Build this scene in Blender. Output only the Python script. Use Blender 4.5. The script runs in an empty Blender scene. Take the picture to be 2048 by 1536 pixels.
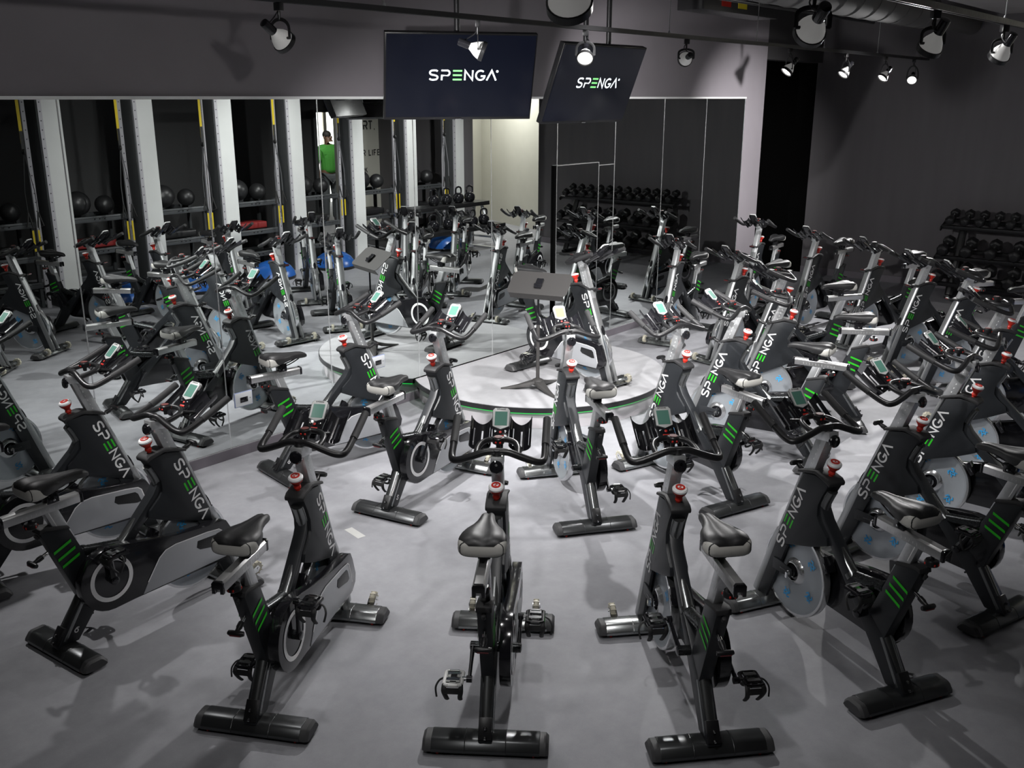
import bpy, bmesh, math, random
from mathutils import Vector, Matrix
random.seed(7)
SC = bpy.context.scene
COL = SC.collection
PI = math.pi
V = Vector

# ------------------------------------------------------------------ helpers
def rot(axis, deg): return Matrix.Rotation(math.radians(deg), 4, axis)
def T(x, y, z): return Matrix.Translation((x, y, z))

class MB:
    """collects shapes and links them as ONE mesh object"""
    def __init__(s): s.v = []; s.f = []; s.m = []
    def add(s, verts, faces, mi=0):
        o = len(s.v); s.v += [tuple(v) for v in verts]
        for f in faces: s.f.append([i + o for i in f]); s.m.append(mi)
        return s
    def box(s, c, size, M=None, mi=0):
        hx, hy, hz = size[0] / 2, size[1] / 2, size[2] / 2
        vs = [V((x, y, z)) for x in (-hx, hx) for y in (-hy, hy) for z in (-hz, hz)]
        if M is not None: vs = [M @ v for v in vs]
        vs = [v + V(c) for v in vs]
        return s.add(vs, [(0, 1, 3, 2), (4, 6, 7, 5), (0, 4, 5, 1), (2, 3, 7, 6), (0, 2, 6, 4), (1, 5, 7, 3)], mi)
    def prism(s, pts, a, b, mi=0, axis='y', inset=0.0):
        n = len(pts)
        def P(p, t):
            return {'y': (p[0], t, p[1]), 'x': (t, p[0], p[1]), 'z': (p[0], p[1], t)}[axis]
        vs = [P(p, a) for p in pts] + [P(p, b) for p in pts]
        fs = [list(range(n))[::-1], list(range(n, 2 * n))]
        for i in range(n): fs.append([i, (i + 1) % n, n + (i + 1) % n, n + i])
        return s.add(vs, fs, mi)
    def tube(s, path, r, n=10, mi=0, closed=False, cap=True, sx=1.0, sy=1.0, ref=None):
        path = [V(p) for p in path]; k = len(path)
        rs = r if isinstance(r, (list, tuple)) else [r] * k
        tang = []
        for i in range(k):
            if closed: t = path[(i + 1) % k] - path[i - 1]
            else: t = path[min(i + 1, k - 1)] - path[max(i - 1, 0)]
            tang.append(t.normalized())
        u = V(ref) if ref else (V((0, 0, 1)) if abs(tang[0].z) < .9 else V((1, 0, 0)))
        vs = []
        for i in range(k):
            t = tang[i]; u = (u - t * u.dot(t)).normalized(); w = t.cross(u)
            for j in range(n):
                a = 2 * PI * (j + .5) / n
                vs.append(path[i] + (u * math.cos(a) * sx + w * math.sin(a) * sy) * rs[i])
        fs = []
        for i in range(k if closed else k - 1):
            i2 = (i + 1) % k
            for j in range(n):
                j2 = (j + 1) % n
                fs.append([i * n + j, i * n + j2, i2 * n + j2, i2 * n + j])
        if cap and not closed:
            fs.append(list(range(n))[::-1]); fs.append([(k - 1) * n + j for j in range(n)])
        return s.add(vs, fs, mi)
    def cyl(s, a, b, r, n=14, mi=0, r2=None):
        return s.tube([a, b], [r, r if r2 is None else r2], n, mi)
    def lathe(s, prof, n=24, M=None, mi=0, mis=None, ring=False):
        vs = []; fs = []; ms = []
        for (r, z) in prof:
            for j in range(n):
                a = 2 * PI * j / n; vs.append(V((r * math.cos(a), r * math.sin(a), z)))
        for i in range(len(prof) - 1):
            for j in range(n):
                j2 = (j + 1) % n
                fs.append([i * n + j, i * n + j2, (i + 1) * n + j2, (i + 1) * n + j]); ms.append(mis[i] if mis else mi)
        if ring:
            q = (len(prof) - 1) * n
            for j in range(n): fs.append([q + j, q + (j + 1) % n, (j + 1) % n, j]); ms.append(mi)
        else:
            fs.append(list(range(n))[::-1]); ms.append(mis[0] if mis else mi)
            fs.append([(len(prof) - 1) * n + j for j in range(n)]); ms.append(mis[-1] if mis else mi)
        if M is not None: vs = [M @ v for v in vs]
        o = len(s.v); s.v += [tuple(v) for v in vs]
        for f, m in zip(fs, ms): s.f.append([i + o for i in f]); s.m.append(m)
        return s
    def ball(s, c, rad, n=16, k=10, mi=0, M=None):
        rx, ry, rz = rad if isinstance(rad, (tuple, list)) else (rad,) * 3
        prof = [(max(math.sin(PI * i / k), .004), -math.cos(PI * i / k)) for i in range(k + 1)]
        MM = T(*c) @ (M if M is not None else Matrix.Identity(4)) @ Matrix.Diagonal((rx, ry, rz, 1))
        return s.lathe(prof, n, MM, mi)
    def strip(s, line, wd, F, mi=0, h=0.0):
        """flat mitred ribbon along a 2D polyline; F maps (x,y) to 3D"""
        pts = [V((p[0], p[1])) for p in line]; k = len(pts)
        L = []; R = []
        for i in range(k):
            a = (pts[i] - pts[i - 1]).normalized() if i > 0 else None
            b = (pts[i + 1] - pts[i]).normalized() if i < k - 1 else None
            if a is None: a = b
            if b is None: b = a
            t = a + b
            t = t.normalized() if t.length > 1e-6 else a
            nrm = V((-t.y, t.x)); d = nrm.dot(V((-a.y, a.x))); d = max(d, .45)
            L.append(pts[i] + nrm * (wd / 2 / d)); R.append(pts[i] - nrm * (wd / 2 / d))
        vs = [F(p.x, p.y) for p in L] + [F(p.x, p.y) for p in R]
        fs = [[i, k + i, k + i + 1, i + 1] for i in range(k - 1)]
        return s.add(vs, fs, mi)
    def build(s, name, mats, parent=None, loc=(0, 0, 0), bevel=0, seg=2, angle=38, M=None, rz=0, smooth=True):
        me = bpy.data.meshes.new(name); me.from_pydata(s.v, [], s.f)
        if not isinstance(mats, (list, tuple)): mats = [mats]
        for m in mats: me.materials.append(m)
        me.polygons.foreach_set('material_index', s.m)
        bm = bmesh.new(); bm.from_mesh(me)
        if M is not None: bmesh.ops.transform(bm, matrix=M, verts=bm.verts)
        bmesh.ops.delete(bm, geom=[v for v in bm.verts if not v.link_faces], context='VERTS')
        bmesh.ops.recalc_face_normals(bm, faces=bm.faces)
        if bevel:
            es = [e for e in bm.edges if len(e.link_faces) == 2 and e.calc_face_angle(0) > .5]
            bmesh.ops.bevel(bm, geom=es, offset=bevel, segments=seg, profile=.5, affect='EDGES', clamp_overlap=True)
        bm.to_mesh(me); bm.free()
        if smooth:
            me.polygons.foreach_set('use_smooth', [True] * len(me.polygons))
            me.set_sharp_from_angle(angle=math.radians(angle))
        o = bpy.data.objects.new(name, me); COL.objects.link(o)
        o.location = loc; o.rotation_euler = (0, 0, rz)
        if parent: o.parent = parent
        return o

def tag(o, label, cat, group=None, kind=None):
    o['label'] = label; o['category'] = cat
    if group: o['group'] = group
    if kind: o['kind'] = kind
    return o
def struct(o): o['kind'] = 'structure'; return o
def thing(name, label, cat, loc=(0, 0, 0), rz=0, group=None):
    o = bpy.data.objects.new(name, None); COL.objects.link(o); o.location = loc; o.rotation_euler = (0, 0, rz)
    o.empty_display_size = .1
    return tag(o, label, cat, group)
def copy_tree(o, parent=None):
    c = o.copy(); COL.objects.link(c)
    if parent: c.parent = parent
    for ch in list(o.children): copy_tree(ch, c)
    return c
def catmull(pts, k=6, closed=False):
    P = [V(p) for p in pts]; n = len(P); out = []
    for i in range(n if closed else n - 1):
        g = (lambda j: P[j % n]) if closed else (lambda j: P[max(0, min(n - 1, j))])
        p0, p1, p2, p3 = g(i - 1), g(i), g(i + 1), g(i + 2)
        for j in range(k):
            t = j / k
            out.append(.5 * ((2 * p1) + (p2 - p0) * t + (2 * p0 - 5 * p1 + 4 * p2 - p3) * t * t + (3 * p1 - p0 - 3 * p2 + p3) * t ** 3))
    if not closed: out.append(P[-1])
    return out
def arc(cx, cy, rx, ry, a0, a1, k=10):
    return [(cx + rx * math.cos(math.radians(a0 + (a1 - a0) * i / k)), cy + ry * math.sin(math.radians(a0 + (a1 - a0) * i / k))) for i in range(k + 1)]

# ------------------------------------------------------------------ materials
def mat(name, col, rough=.5, metal=0.0, noise=0.0, nscale=40, bump=0.0, emit=None, estr=1.0, coat=0.0, spec=.5, stretch=None, rnoise=0.0):
    m = bpy.data.materials.new(name); m.use_nodes = True; nt = m.node_tree; b = nt.nodes['Principled BSDF']
    b.inputs['Base Color'].default_value = (*col, 1); b.inputs['Roughness'].default_value = rough; b.inputs['Metallic'].default_value = metal
    b.inputs['Coat Weight'].default_value = coat; b.inputs['Specular IOR Level'].default_value = spec
    if emit: b.inputs['Emission Color'].default_value = (*emit, 1); b.inputs['Emission Strength'].default_value = estr
    if noise or bump or rnoise:
        tc = nt.nodes.new('ShaderNodeTexCoord'); nz = nt.nodes.new('ShaderNodeTexNoise'); nz.inputs['Scale'].default_value = nscale; nz.inputs['Detail'].default_value = 4
        if stretch:
            mp = nt.nodes.new('ShaderNodeMapping'); mp.inputs['Scale'].default_value = stretch
            nt.links.new(tc.outputs['Object'], mp.inputs['Vector']); nt.links.new(mp.outputs['Vector'], nz.inputs['Vector'])
        else: nt.links.new(tc.outputs['Object'], nz.inputs['Vector'])
        if noise:
            mx = nt.nodes.new('ShaderNodeMix'); mx.data_type = 'RGBA'
            mx.inputs[6].default_value = (*[c * (1 - noise) for c in col], 1); mx.inputs[7].default_value = (*[min(1, c * (1 + noise)) for c in col], 1)
            nt.links.new(nz.outputs['Fac'], mx.inputs[0]); nt.links.new(mx.outputs[2], b.inputs['Base Color'])
        if rnoise:
            mr = nt.nodes.new('ShaderNodeMapRange'); mr.inputs[3].default_value = max(0, rough - rnoise); mr.inputs[4].default_value = min(1, rough + rnoise)
            nt.links.new(nz.outputs['Fac'], mr.inputs[0]); nt.links.new(mr.outputs[0], b.inputs['Roughness'])
        if bump:
            bp = nt.nodes.new('ShaderNodeBump'); bp.inputs['Strength'].default_value = bump; bp.inputs['Distance'].default_value = .002
            nt.links.new(nz.outputs['Fac'], bp.inputs['Height']); nt.links.new(bp.outputs['Normal'], b.inputs['Normal'])
    return m
M_char = mat('charcoal_paint', (.019, .021, .024), .40, noise=.12, nscale=300, spec=.4)
M_dark = mat('dark_frame_metal', (.05, .054, .056), .27, .75, rnoise=.06, nscale=60)
M_steel = mat('gunmetal_clearcoat', (.26, .27, .27), .25, .9, rnoise=.04, nscale=12)
M_foot = mat('gunmetal_foot', (.075, .078, .08), .30, .7, rnoise=.04, nscale=12)
M_fork = mat('fork_silver', (.42, .43, .435), .30, .75, rnoise=.04, nscale=12)
M_chrome = mat('chrome', (.85, .86, .86), .1, 1.0, rnoise=.03, nscale=20)
M_alu = mat('brushed_aluminium', (.60, .60, .60), .34, .85, noise=.06, nscale=30, stretch=(4, 60, 60))
M_alus = mat('satin_post_aluminium', (.60, .61, .62), .38, .7, noise=.08, nscale=80)
M_black = mat('black_satin', (.012, .012, .013), .36, rnoise=.06, nscale=50)
M_gloss = mat('black_gloss', (.01, .01, .012), .14, rnoise=.03, nscale=20, coat=.3)
M_rub = mat('black_rubber', (.02, .02, .021), .62, bump=.2, nscale=200)
M_cap = mat('grey_end_cap', (.06, .06, .062), .55, noise=.1, nscale=90)
M_white = mat('white_print', (.86, .86, .86), .45, noise=.02)
M_green = mat('green_print', (.03, .55, .02), .45, noise=.05)
M_red = mat('red_plastic', (.55, .03, .018), .35, noise=.05)
M_redd = mat('red_dot', (.55, .02, .012), .4, noise=.05)
M_redk = mat('dark_red_insert', (.16, .008, .012), .4, noise=.05)
M_wheel = mat('flywheel_silver', (.40, .43, .46), .36, .45, noise=.04, nscale=20)
M_rim = mat('flywheel_rim', (.70, .71, .72), .18, .85, rnoise=.04, nscale=20)
M_blue = mat('blue_print', (.05, .42, .85), .4, noise=.05)
M_guard = mat('guard_grey', (.40, .41, .43), .35, .25, noise=.03, nscale=50)
M_bump = mat('saddle_cream', (.62, .61, .57), .42, noise=.04, nscale=60)
M_saddle = mat('saddle_vinyl', (.016, .016, .017), .48, bump=.1, nscale=150)
M_lcd = mat('lcd_green', (.10, .24, .19), .25, noise=.05, nscale=15)
M_lcdy = mat('lcd_yellow', (.24, .25, .13), .25, noise=.05, nscale=15)
M_cons = mat('console_white', (.56, .57, .56), .35, noise=.03)
M_tan = mat('castor_cream', (.55, .52, .42), .4, noise=.1, nscale=90)

# ------------------------------------------------------------------ room frame: s along the mirror wall, d out from it
# camera stands at the world origin (height 2.61) and looks along +Y
TH = math.atan(1.204)
TV_, WV = V((math.cos(TH), math.sin(TH), 0)), V((math.sin(TH), -math.cos(TH), 0))
W0 = V((0, 9.34, 0))
def RW(s, d, z=0): return W0 + TV_ * s + WV * d + V((0, 0, z))
# local frame of room-aligned things: x = along the wall, y = toward the mirror wall (-d)

# ------------------------------------------------------------------ stroke lettering
LET = {}
def S_line():
    return [(.80, .86), (.68, .95), (.40, .96), (.20, .92), (.08, .80), (.08, .68), (.20, .56), (.42, .51), (.64, .46), (.80, .36), (.80, .20), (.66, .07), (.40, .04), (.18, .06), (.04, .16)]
LET['S'] = [catmull([(x, y, 0) for x, y in S_line()], 2)]
LET['P'] = [[(.10, 0), (.10, .46), (.62, .46)] + arc(.60, .705, .25, .25, -90, 90, 8) + [(.04, .955)]]
LET['N'] = [[(.10, 0), (.10, .96), (.84, .04), (.84, 1.0)]]
LET['G'] = [arc(.50, .5, .45, .46, 50, 325, 14) + [(.90, .42), (.52, .42)]]
LET['A'] = [[(0, 0), (.46, .97), (.92, 0)]]
LET['I'] = [[(.1, 0), (.1, 1)]]
LET['H'] = [[(.1, 0), (.1, 1)], [(.8, 0), (.8, 1)], [(.1, .5), (.8, .5)]]
LET['U'] = [[(.1, 1), (.1, .3)] + arc(.45, .3, .35, .28, 180, 360, 8) + [(.8, 1)]]
LET['R'] = [LET['P'][0], [(.5, .46), (.85, 0)]]
LET['T'] = [[(.45, 0), (.45, .97)], [(.05, .95), (.85, .95)]]
LET['E'] = [[(.8, .05), (.1, .05), (.1, .95), (.8, .95)], [(.1, .5), (.7, .5)]]
LET['L'] = [[(.1, 1), (.1, .05), (.75, .05)]]
LET['F'] = [[(.1, 0), (.1, .95), (.75, .95)], [(.1, .5), (.6, .5)]]
LET['O'] = [arc(.47, .5, .4, .46, 0, 360, 16)]
LET['M'] = [[(.1, 0), (.1, .96), (.48, .3), (.86, .96), (.86, 0)]]
LET['W'] = [[(0, 1), (.24, .04), (.48, .8), (.72, .04), (.96, 1)]]
LET['C'] = [arc(.5, .5, .44, .46, 50, 310, 12)]
LET['K'] = [[(.1, 0), (.1, 1)], [(.8, 1), (.12, .45)], [(.3, .6), (.85, 0)]]
LET['D'] = [[(.1, .04)] + arc(.36, .5, .46, .46, -90, 90, 8) + [(.1, .96), (.1, .04)]]
LET['Y'] = [[(.05, 1), (.45, .5), (.85, 1)], [(.45, .5), (.45, 0)]]
LET['.'] = [[(.1, .0), (.25, .0)]]
LET["'"] = [[(.15, 1), (.12, .75)]]
LET['6'] = [arc(.45, .32, .34, .30, 180, -180, 14) + [(.14, .5), (.3, .82), (.68, .97)]]
LET['8'] = [arc(.45, .27, .34, .25, 90, 450, 14), arc(.45, .73, .28, .22, -90, 270, 14)]
LET['5'] = [[(.75, .95), (.2, .95), (.15, .55)] + arc(.42, .3, .36, .28, 110, -150, 10)]
def word(mb, txt, F, h, wd, adv=1.12, width=.92, mi=0, gi=None, th=.16):
    """stroke word; F maps text plane (x,y); E becomes three bars in material gi when given"""
    x = 0
    for ch in txt:
        if ch == ' ': x += h * .6; continue
        if ch == 'E' and gi is not None:
            for yy in (.07, .5, .93):
                mb.strip([(x + .04 * wd, yy * h), (x + .92 * wd, yy * h)], th * h * .95, F, gi)
        else:
            for ln in LET[ch]:
                mb.strip([(x + p[0] * wd, p[1] * h) for p in ln], th * h, F, mi)
        x += wd * (adv if ch not in ".'I" else .5)
    return x

# ------------------------------------------------------------------ the spin bike (x forward, y left, z up; origin on the floor at the rear foot)
def fx(z, off=0.0):                     # front edge line of the head panel and fork
    return .757 + .385 * (.84 - z) - off
def stabilizer_mesh(front):
    mb = MB()
    prof = [(-.068, .020), (-.052, .014), (.052, .014), (.068, .022), (.066, .034), (.045, .062), (.030, .070), (-.030, .070), (-.045, .062), (-.066, .034)]
    mb.prism(prof, -.225, .225)
    big = [(p[0] * 1.03, .014 + (p[1] - .014) * 1.03) for p in prof]
    for y in (-.085, .085): mb.prism(big, y - .002, y + .002)
    return mb
def caps(parent, x0):
    prof = [(-.066, .022), (-.050, .016), (.050, .016), (.066, .024), (.063, .035), (.043, .060), (.030, .067), (-.030, .067), (-.043, .060), (-.063, .035)]
    for sg in (-1, 1):
        mb = MB(); y0, y1 = sg * .225, sg * .262
        sc = .86
        n = len(prof)
        vs = [(p[0], y0, p[1]) for p in prof] + [(p[0], sg * .25, p[1]) for p in prof] + [(p[0] * sc, y1, .014 + (p[1] - .014) * .8) for p in prof]
        fs = [list(range(n))[::-1], list(range(2 * n, 3 * n))]
        for k in range(2):
            for i in range(n): fs.append([k * n + i, k * n + (i + 1) % n, (k + 1) * n + (i + 1) % n, (k + 1) * n + i])
        mb.add(vs, fs); mb.build('end_cap', M_cap, parent)
        f = MB(); f.cyl((-.03, sg * .2, 0), (-.03, sg * .2, .018), .017, 12); f.cyl((.03, sg * .2, 0), (.03, sg * .2, .018), .017, 12)
        f.cyl((-.048, sg * .2, .003), (-.05, sg * .2, .012), .006, 8, 1)
        f.build('foot_pad', [M_rub, M_redd], parent)

def make_bike():
    R = thing('spin_bike', 'spin bike', 'spin bike', group='spin bikes')
    P = {}
    # feet
    rs = stabilizer_mesh(False).build('rear_stabilizer', M_foot, R, bevel=.003); caps(rs, 0)
    fs = stabilizer_mesh(True).build('front_stabilizer', M_steel, R, (.965, 0, 0), bevel=.003); caps(fs, 0)
    for sg in (-1, 1):
        w = MB(); w.lathe([(.010, -.013), (.032, -.013), (.037, -.008), (.037, .008), (.032, .013), (.010, .013)], 18, T(.085, sg * .165, .075) @ rot('X', 90))
        for k in range(10):
            a = k * PI / 5; w.box((.085 + .036 * math.cos(a), sg * .165, .075 + .036 * math.sin(a)), (.006, .028, .006), rot('Y', -math.degrees(a)))
        wo = w.build('transport_wheel', M_tan, fs)
        b = MB()
        for q in (-1, 1): b.prism([(.03, .05), (.085, .055), (.1, .075), (.085, .095), (.06, .085), (.03, .066)], sg * .165 + q * .017 - .002, sg * .165 + q * .017 + .002)
        b.cyl((.085, sg * .165 - .022, .075), (.085, sg * .165 + .022, .075), .007, 8)
        b.build('wheel_bracket', M_chrome, wo)
    # head panel with lettering
    mb = MB()
    out = [(fx(.845, .035), .845), (fx(.385, .03), .385), (.80, .425), (.62, .49), (.505, .545), (.515, .585), (.575, .635), (.597, .665), (.597, .72), (.575, .775), (.545, .83), (.54, .85), (.60, .858), (.64, .862)]
    mb.prism(out, -.0425, .0425)
    for sg in (1, -1):
        up = V((-.385, 1)).normalized(); fw = V((up.y, -up.x))
        if sg > 0:
            o = V((fx(.425, .0), .425)) - fw * .092; tx, ty = up, fw
        else:
            o = V((fx(.825, .0), .825)) - fw * .092; tx, ty = -up, fw
        def F(x, y, o=o, tx=tx, ty=ty, sg=sg):
            q = o + tx * x + ty * y; return (q.x, sg * .0437, q.y)
        word(mb, 'SPENGA', F, .056, .062, adv=1.08, mi=1, gi=2, th=.195)
    fp = mb.build('frame_panel', [M_char, M_white, M_green], R, bevel=.0035)
    # fork: bright front tube above, two legs around the flywheel below
    mb = MB()
    zz = [.85, .70, .55, .45]
    mb.tube([(fx(z, .020), 0, z) for z in zz], .030, 16, sx=.66, sy=1.36, ref=(1, 0, 0))
    for sg in (-1, 1):
        mb.tube([(fx(.47, .022), sg * .026, .47), (fx(.42, .024), sg * .032, .42), (fx(.08, .028), sg * .034, .065)], .022, 10, sx=1.2, sy=.65, ref=(1, 0, 0))
    fk = mb.build('fork', M_fork, R)
    mb = MB()
    for sg in (-1, 1):
        mb.prism([(fx(.395, .03), .395), (fx(.065, .03), .06), (fx(.065, .125), .06), (fx(.42, .125), .425)], sg * .026, sg * .0424)
    mb.build('fork_cheek', M_char, R, bevel=.003)
    mb = MB(); mb.prism(arc(0, 0, .018, .045, 0, 360, 20)[:-1], -.004, .004)
    for z in (-.028, 0, .028): mb.lathe([(.008, .004), (.010, .0055), (.006, .007)], 12, T(0, 0, z) @ rot('X', -90), 1)
    mb.build('head_badge', [M_gloss, M_chrome], R, M=T(fx(.50, -.004), 0, .50) @ rot('Y', -21) @ rot('Z', 90))
    # main beam, tubes
    mb = MB()
    mb.prism([(.60, .735), (.61, .66), (.52, .565), (.30, .335), (.19, .215), (.06, .062), (-.055, .062), (-.03, .10), (.10, .275), (.30, .43), (.36, .475), (.55, .66)], -.030, .030)
    mb.build('main_beam', M_char, R, bevel=.006)
    mb = MB(); mb.tube(catmull([(.560, 0, .81), (.596, 0, .735), (.604, 0, .68), (.585, 0, .635), (.47, 0, .540), (.355, 0, .448)], 5), .031, 12)
    mb.tube([(.372, 0, .462), (.352, 0, .446)], .035, 12); mb.build('down_tube', M_steel, R)
    mb = MB(); mb.tube([(.365, 0, .452), (.25, 0, .474), (.14, 0, .497)], .027, 12); mb.tube([(.165, 0, .492), (.148, 0, .495)], .031, 12); mb.build('top_tube', M_dark, R)
    mb = MB(); mb.tube([(.115, 0, .27), (.05, 0, .175), (-.012, 0, .085)], .036, 12, sx=.75, sy=.9); mb.build('rear_leg', M_steel, R)
    mb = MB(); mb.box((-.012, 0, .105), (.05, .055, .09), rot('Y', 34))
    for z in (.09, .125): mb.cyl((-.05 + (z - .09) * .5, 0, z), (-.062 + (z - .09) * .5, 0, z - .004), .007, 8, 1)
    mb.build('leg_bracket', [M_black, M_chrome], R, bevel=.006)
    # seat tube with three green bars
    mb = MB()
    st = [(-.052, .672), (-.03, .688), (.085, .655), (.205, .36), (.165, .262), (.103, .262)]
    mb.prism(st, -.0285, .0285)
    for sg in (1, -1):
        for k in range(3):
            a = V((.088 + k * .0165, .588 - k * .042)); dn = V((-.93, -.37)).normalized()
            def F(x, y, a=a, dn=dn, sg=sg):
                q = a + dn * x; return (q.x, sg * .0318, q.y + y)
            mb.strip([(0, 0), (.098, 0)], .015, F, 1)
    mb.build('seat_tube', [M_char, M_green], R, bevel=.003)
    mb = MB(); mb.prism([(-.058, .668), (-.052, .690), (-.025, .694), (.087, .664), (.093, .646), (-.03, .676)], -.0325, .0325); mb.cyl((-.062, 0, .66), (-.05, 0, .64), .01, 10)
    mb.build('seat_tube_collar', M_rub, R, bevel=.004)
    # head cap and brake knob
    mb = MB()
    mb.prism([(.528, .838), (.524, .858), (.545, .874), (.632, .888), (.655, .884), (.76, .852), (.765, .835), (.65, .866), (.63, .868), (.55, .850)], -.048, .048)
    mb.build('head_cap', M_rub, R, bevel=.006)
    mb = MB(); mb.lathe([(.012, 0), (.012, .035), (.017, .04), (.017, .05), (.014, .055), (.020, .066), (.030, .078), (.034, .09)], 18); k = mb.build('brake_knob', M_red, R, (.582, 0, .852), M=rot('Y', -14))
    mb = MB(); mb.lathe([(.034, .09), (.035, .098), (.030, .105), (.001, .108)], 20)
    mb.lathe([(.0215, .1072), (.0215, .1092), (.013, .1095), (.013, .1075)], 16, None, 1, ring=True)
    mb.strip([(-.012, -.004), (-.004, .006), (.004, -.006), (.012, .004)], .004, lambda x, y: (x, y, .1096), 1)
    mb.build('knob_cap', [M_white, M_red], k, M=rot('Y', -14))
    # pop pins
    def pin(loc, ang, nm='pop_pin'):
        mb = MB(); mb.cyl((0, 0, 0), (0, 0, .03), .009, 10, 1); mb.lathe([(.013, .03), (.013, .055), (.010, .062), (.010, .075)], 12)
        mb.tube([(0, -.034, .083), (0, -.02, .086), (0, .02, .086), (0, .034, .083)], [.010, .0135, .0135, .010], 10)
        mb.box((0, 0, .0988), (.006, .045, .003), None, 2)
        mb.build(nm, [M_black, M_chrome, M_redk], R, loc, M=rot('Y', ang))
    pin((.752, 0, .825), 70); pin((-.015, 0, .555), -110)
    # flywheel
    mb = MB()
    Rf = .235
    mb.lathe([(.05, -.008), (.10, -.008), (.190, -.010), (.205, -.018), (.222, -.020), (.222, .020), (.205, .018), (.190, .010), (.10, .008), (.05, .008)], 56, rot('X', 90))
    for sg in (-1, 1):
        for k in range(5):
            a0 = k * 72 + 18
            def F(x, y, a0=a0, sg=sg):
                q = Matrix.Rotation(math.radians(a0), 2) @ V((x, y + .148)); return (q.x * sg, -sg * .0122, q.y)
            mb.strip([(-.026, .012), (-.012, .022), (.002, .010), (-.012, -.002), (-.018, -.016), (.0, -.024)], .0068, F, 2)
            mb.strip([(.004, .020), (.022, .008), (.008, -.004), (.024, -.018)], .0068, F, 2)
            mb.strip([(-.02, -.004), (.014, -.010)], .0068, F, 2)
            mb.strip([(.012, .024), (.020, .024)], .0068, F, 2)
    fl = mb.build('flywheel', [M_wheel, M_rim, M_blue], R, (.755, 0, .287))
    mb = MB(); mb.lathe([(.221, -.0205), (.233, -.020), (.235, -.016), (.235, .016), (.233, .020), (.221, .0205)], 56, rot('X', 90), ring=True); mb.build('flywheel_rim', M_rim, fl)
    mb = MB(); mb.lathe([(.072, .008), (.060, .022), (.050, .028), (.046, .028), (.046, .02), (.03, .02), (.028, .036), (.012, .038), (.012, .052), (.002, .052)], 28, rot('X', -90), mis=[0, 0, 0, 1, 1, 1, 2, 2, 2, 2])
    mb.box((.0, .052, -.01), (.012, .03, .03), None, 2)
    mb.build('wheel_hub', [M_rim, M_gloss, M_chrome], fl)
    mb = MB(); mb.prism([(-.018, -.024), (-.018, .024), (.09, .034), (.13, .03), (.13, -.03), (.09, -.03)], .0435, .050); mb.box((.04, .051, 0), (.06, .002, .008), None, 1)
    mb.build('axle_bracket', [M_char, M_gloss], fl, bevel=.002)
    mb = MB(); mb.prism([(-.19, .16), (-.235, .10), (-.255, .115), (-.215, .185)], -.028, .028); mb.box((-.232, 0, .14), (.006, .062, .03), rot('Y', 35), 1)
    mb.build('brake_pad', [M_gloss, M_chrome], fl, bevel=.002)
    # chain guard on the right
    mb = MB()
    top = [(.228 + .163 * math.cos(math.radians(a)), .342 + .163 * math.sin(math.radians(a))) for a in range(75, 271, 13)]
    outl = top + [(.34, .182), (.60, .178), (.86, .172), (.93, .178), (.975, .21), (.985, .255), (.955, .345), (.93, .392), (.90, .402), (.80, .405), (.62, .425), (.44, .465), (.34, .488)]
    mb.prism(outl, -.098, -.050)
    pan = [(.385, .186), (.42, .24), (.50, .345), (.54, .372), (.60, .381), (.80, .372), (.875, .362), (.895, .345), (.925, .235), (.91, .186)]
    mb.prism(pan, -.1005, -.097, 1)
    mb.prism([(.735, .345), (.855, .338), (.872, .322), (.888, .272), (.86, .268), (.745, .292), (.725, .31)], -.102, -.100, 2)
    for (r0, r1, mi, yy) in ((.116, .094, 3, -.101),):
        n = 40
        vs = [(.228 + r * math.cos(2 * PI * i / n), yy, .342 + r * math.sin(2 * PI * i / n)) for r in (r0, r1) for i in range(n)]
        mb.add(vs, [[i, (i + 1) % n, n + (i + 1) % n, n + i] for i in range(n)], mi)
    edge = pan + [pan[0]]
    mb.strip([(p[0], p[1]) for p in edge[1:9]], .006, lambda x, y: (x, -.1012, y), 3)
    mb.build('chain_guard', [M_gloss, M_guard, M_black, M_white], R, bevel=.008, seg=3)
    # cranks and pedals
    BB = (.228, .342)
    for sg in (-1, 1):
        mb = MB(); L = .17
        mb.tube([(0, 0, 0), (L * .5, 0, 0), (L, 0, 0)], [.019, .014, .014], 10, sx=1, sy=.6, ref=(0, 0, 1))
        mb.lathe([(.022, -.012), (.022, .010), (.012, .014)], 14, rot('X', 90 if sg < 0 else -90)); mb.cyl((L, -.012, 0), (L, .012, 0), .015, 12)
        c = mb.build('crank_arm', M_gloss, R, (BB[0], sg * (.122 if sg < 0 else .075), BB[1]))
        c['side'] = sg; P[('crank', sg)] = c
        if sg < 0:
            a = MB(); a.cyl((BB[0], -.12, BB[1]), (BB[0], .08, BB[1]), .022, 14); a.build('crank_axle', M_dark, R)
        mb = MB()
        yb = sg * .055
        mb.cyl((0, 0, 0), (0, sg * .02, 0), .009, 8, 1)
        prm = [(-.045, -.036), (.045, -.036), (.05, -.02), (.05, .02), (.045, .036), (-.045, .036), (-.05, .02), (-.05, -.02)]
        for a, b in zip(prm, prm[1:] + prm[:1]): mb.tube([(a[0], yb + a[1], 0), (b[0], yb + b[1], 0)], .0085, 8)
        mb.box((0, yb, 0), (.08, .026, .018), None, 1); mb.box((.020, yb, .009), (.024, .052, .013), None, 1); mb.box((-.026, yb, .009), (.018, .056, .013), None, 1); mb.cyl((.034, yb - .02, .016), (.034, yb + .02, .016), .004, 8, 1)
        mb.box((0, yb, -.006), (.04, .07, .008)); 
        pd = mb.build('pedal', [M_gloss, M_chrome], R); P[('pedal', sg)] = pd
        mb = MB()
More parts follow.
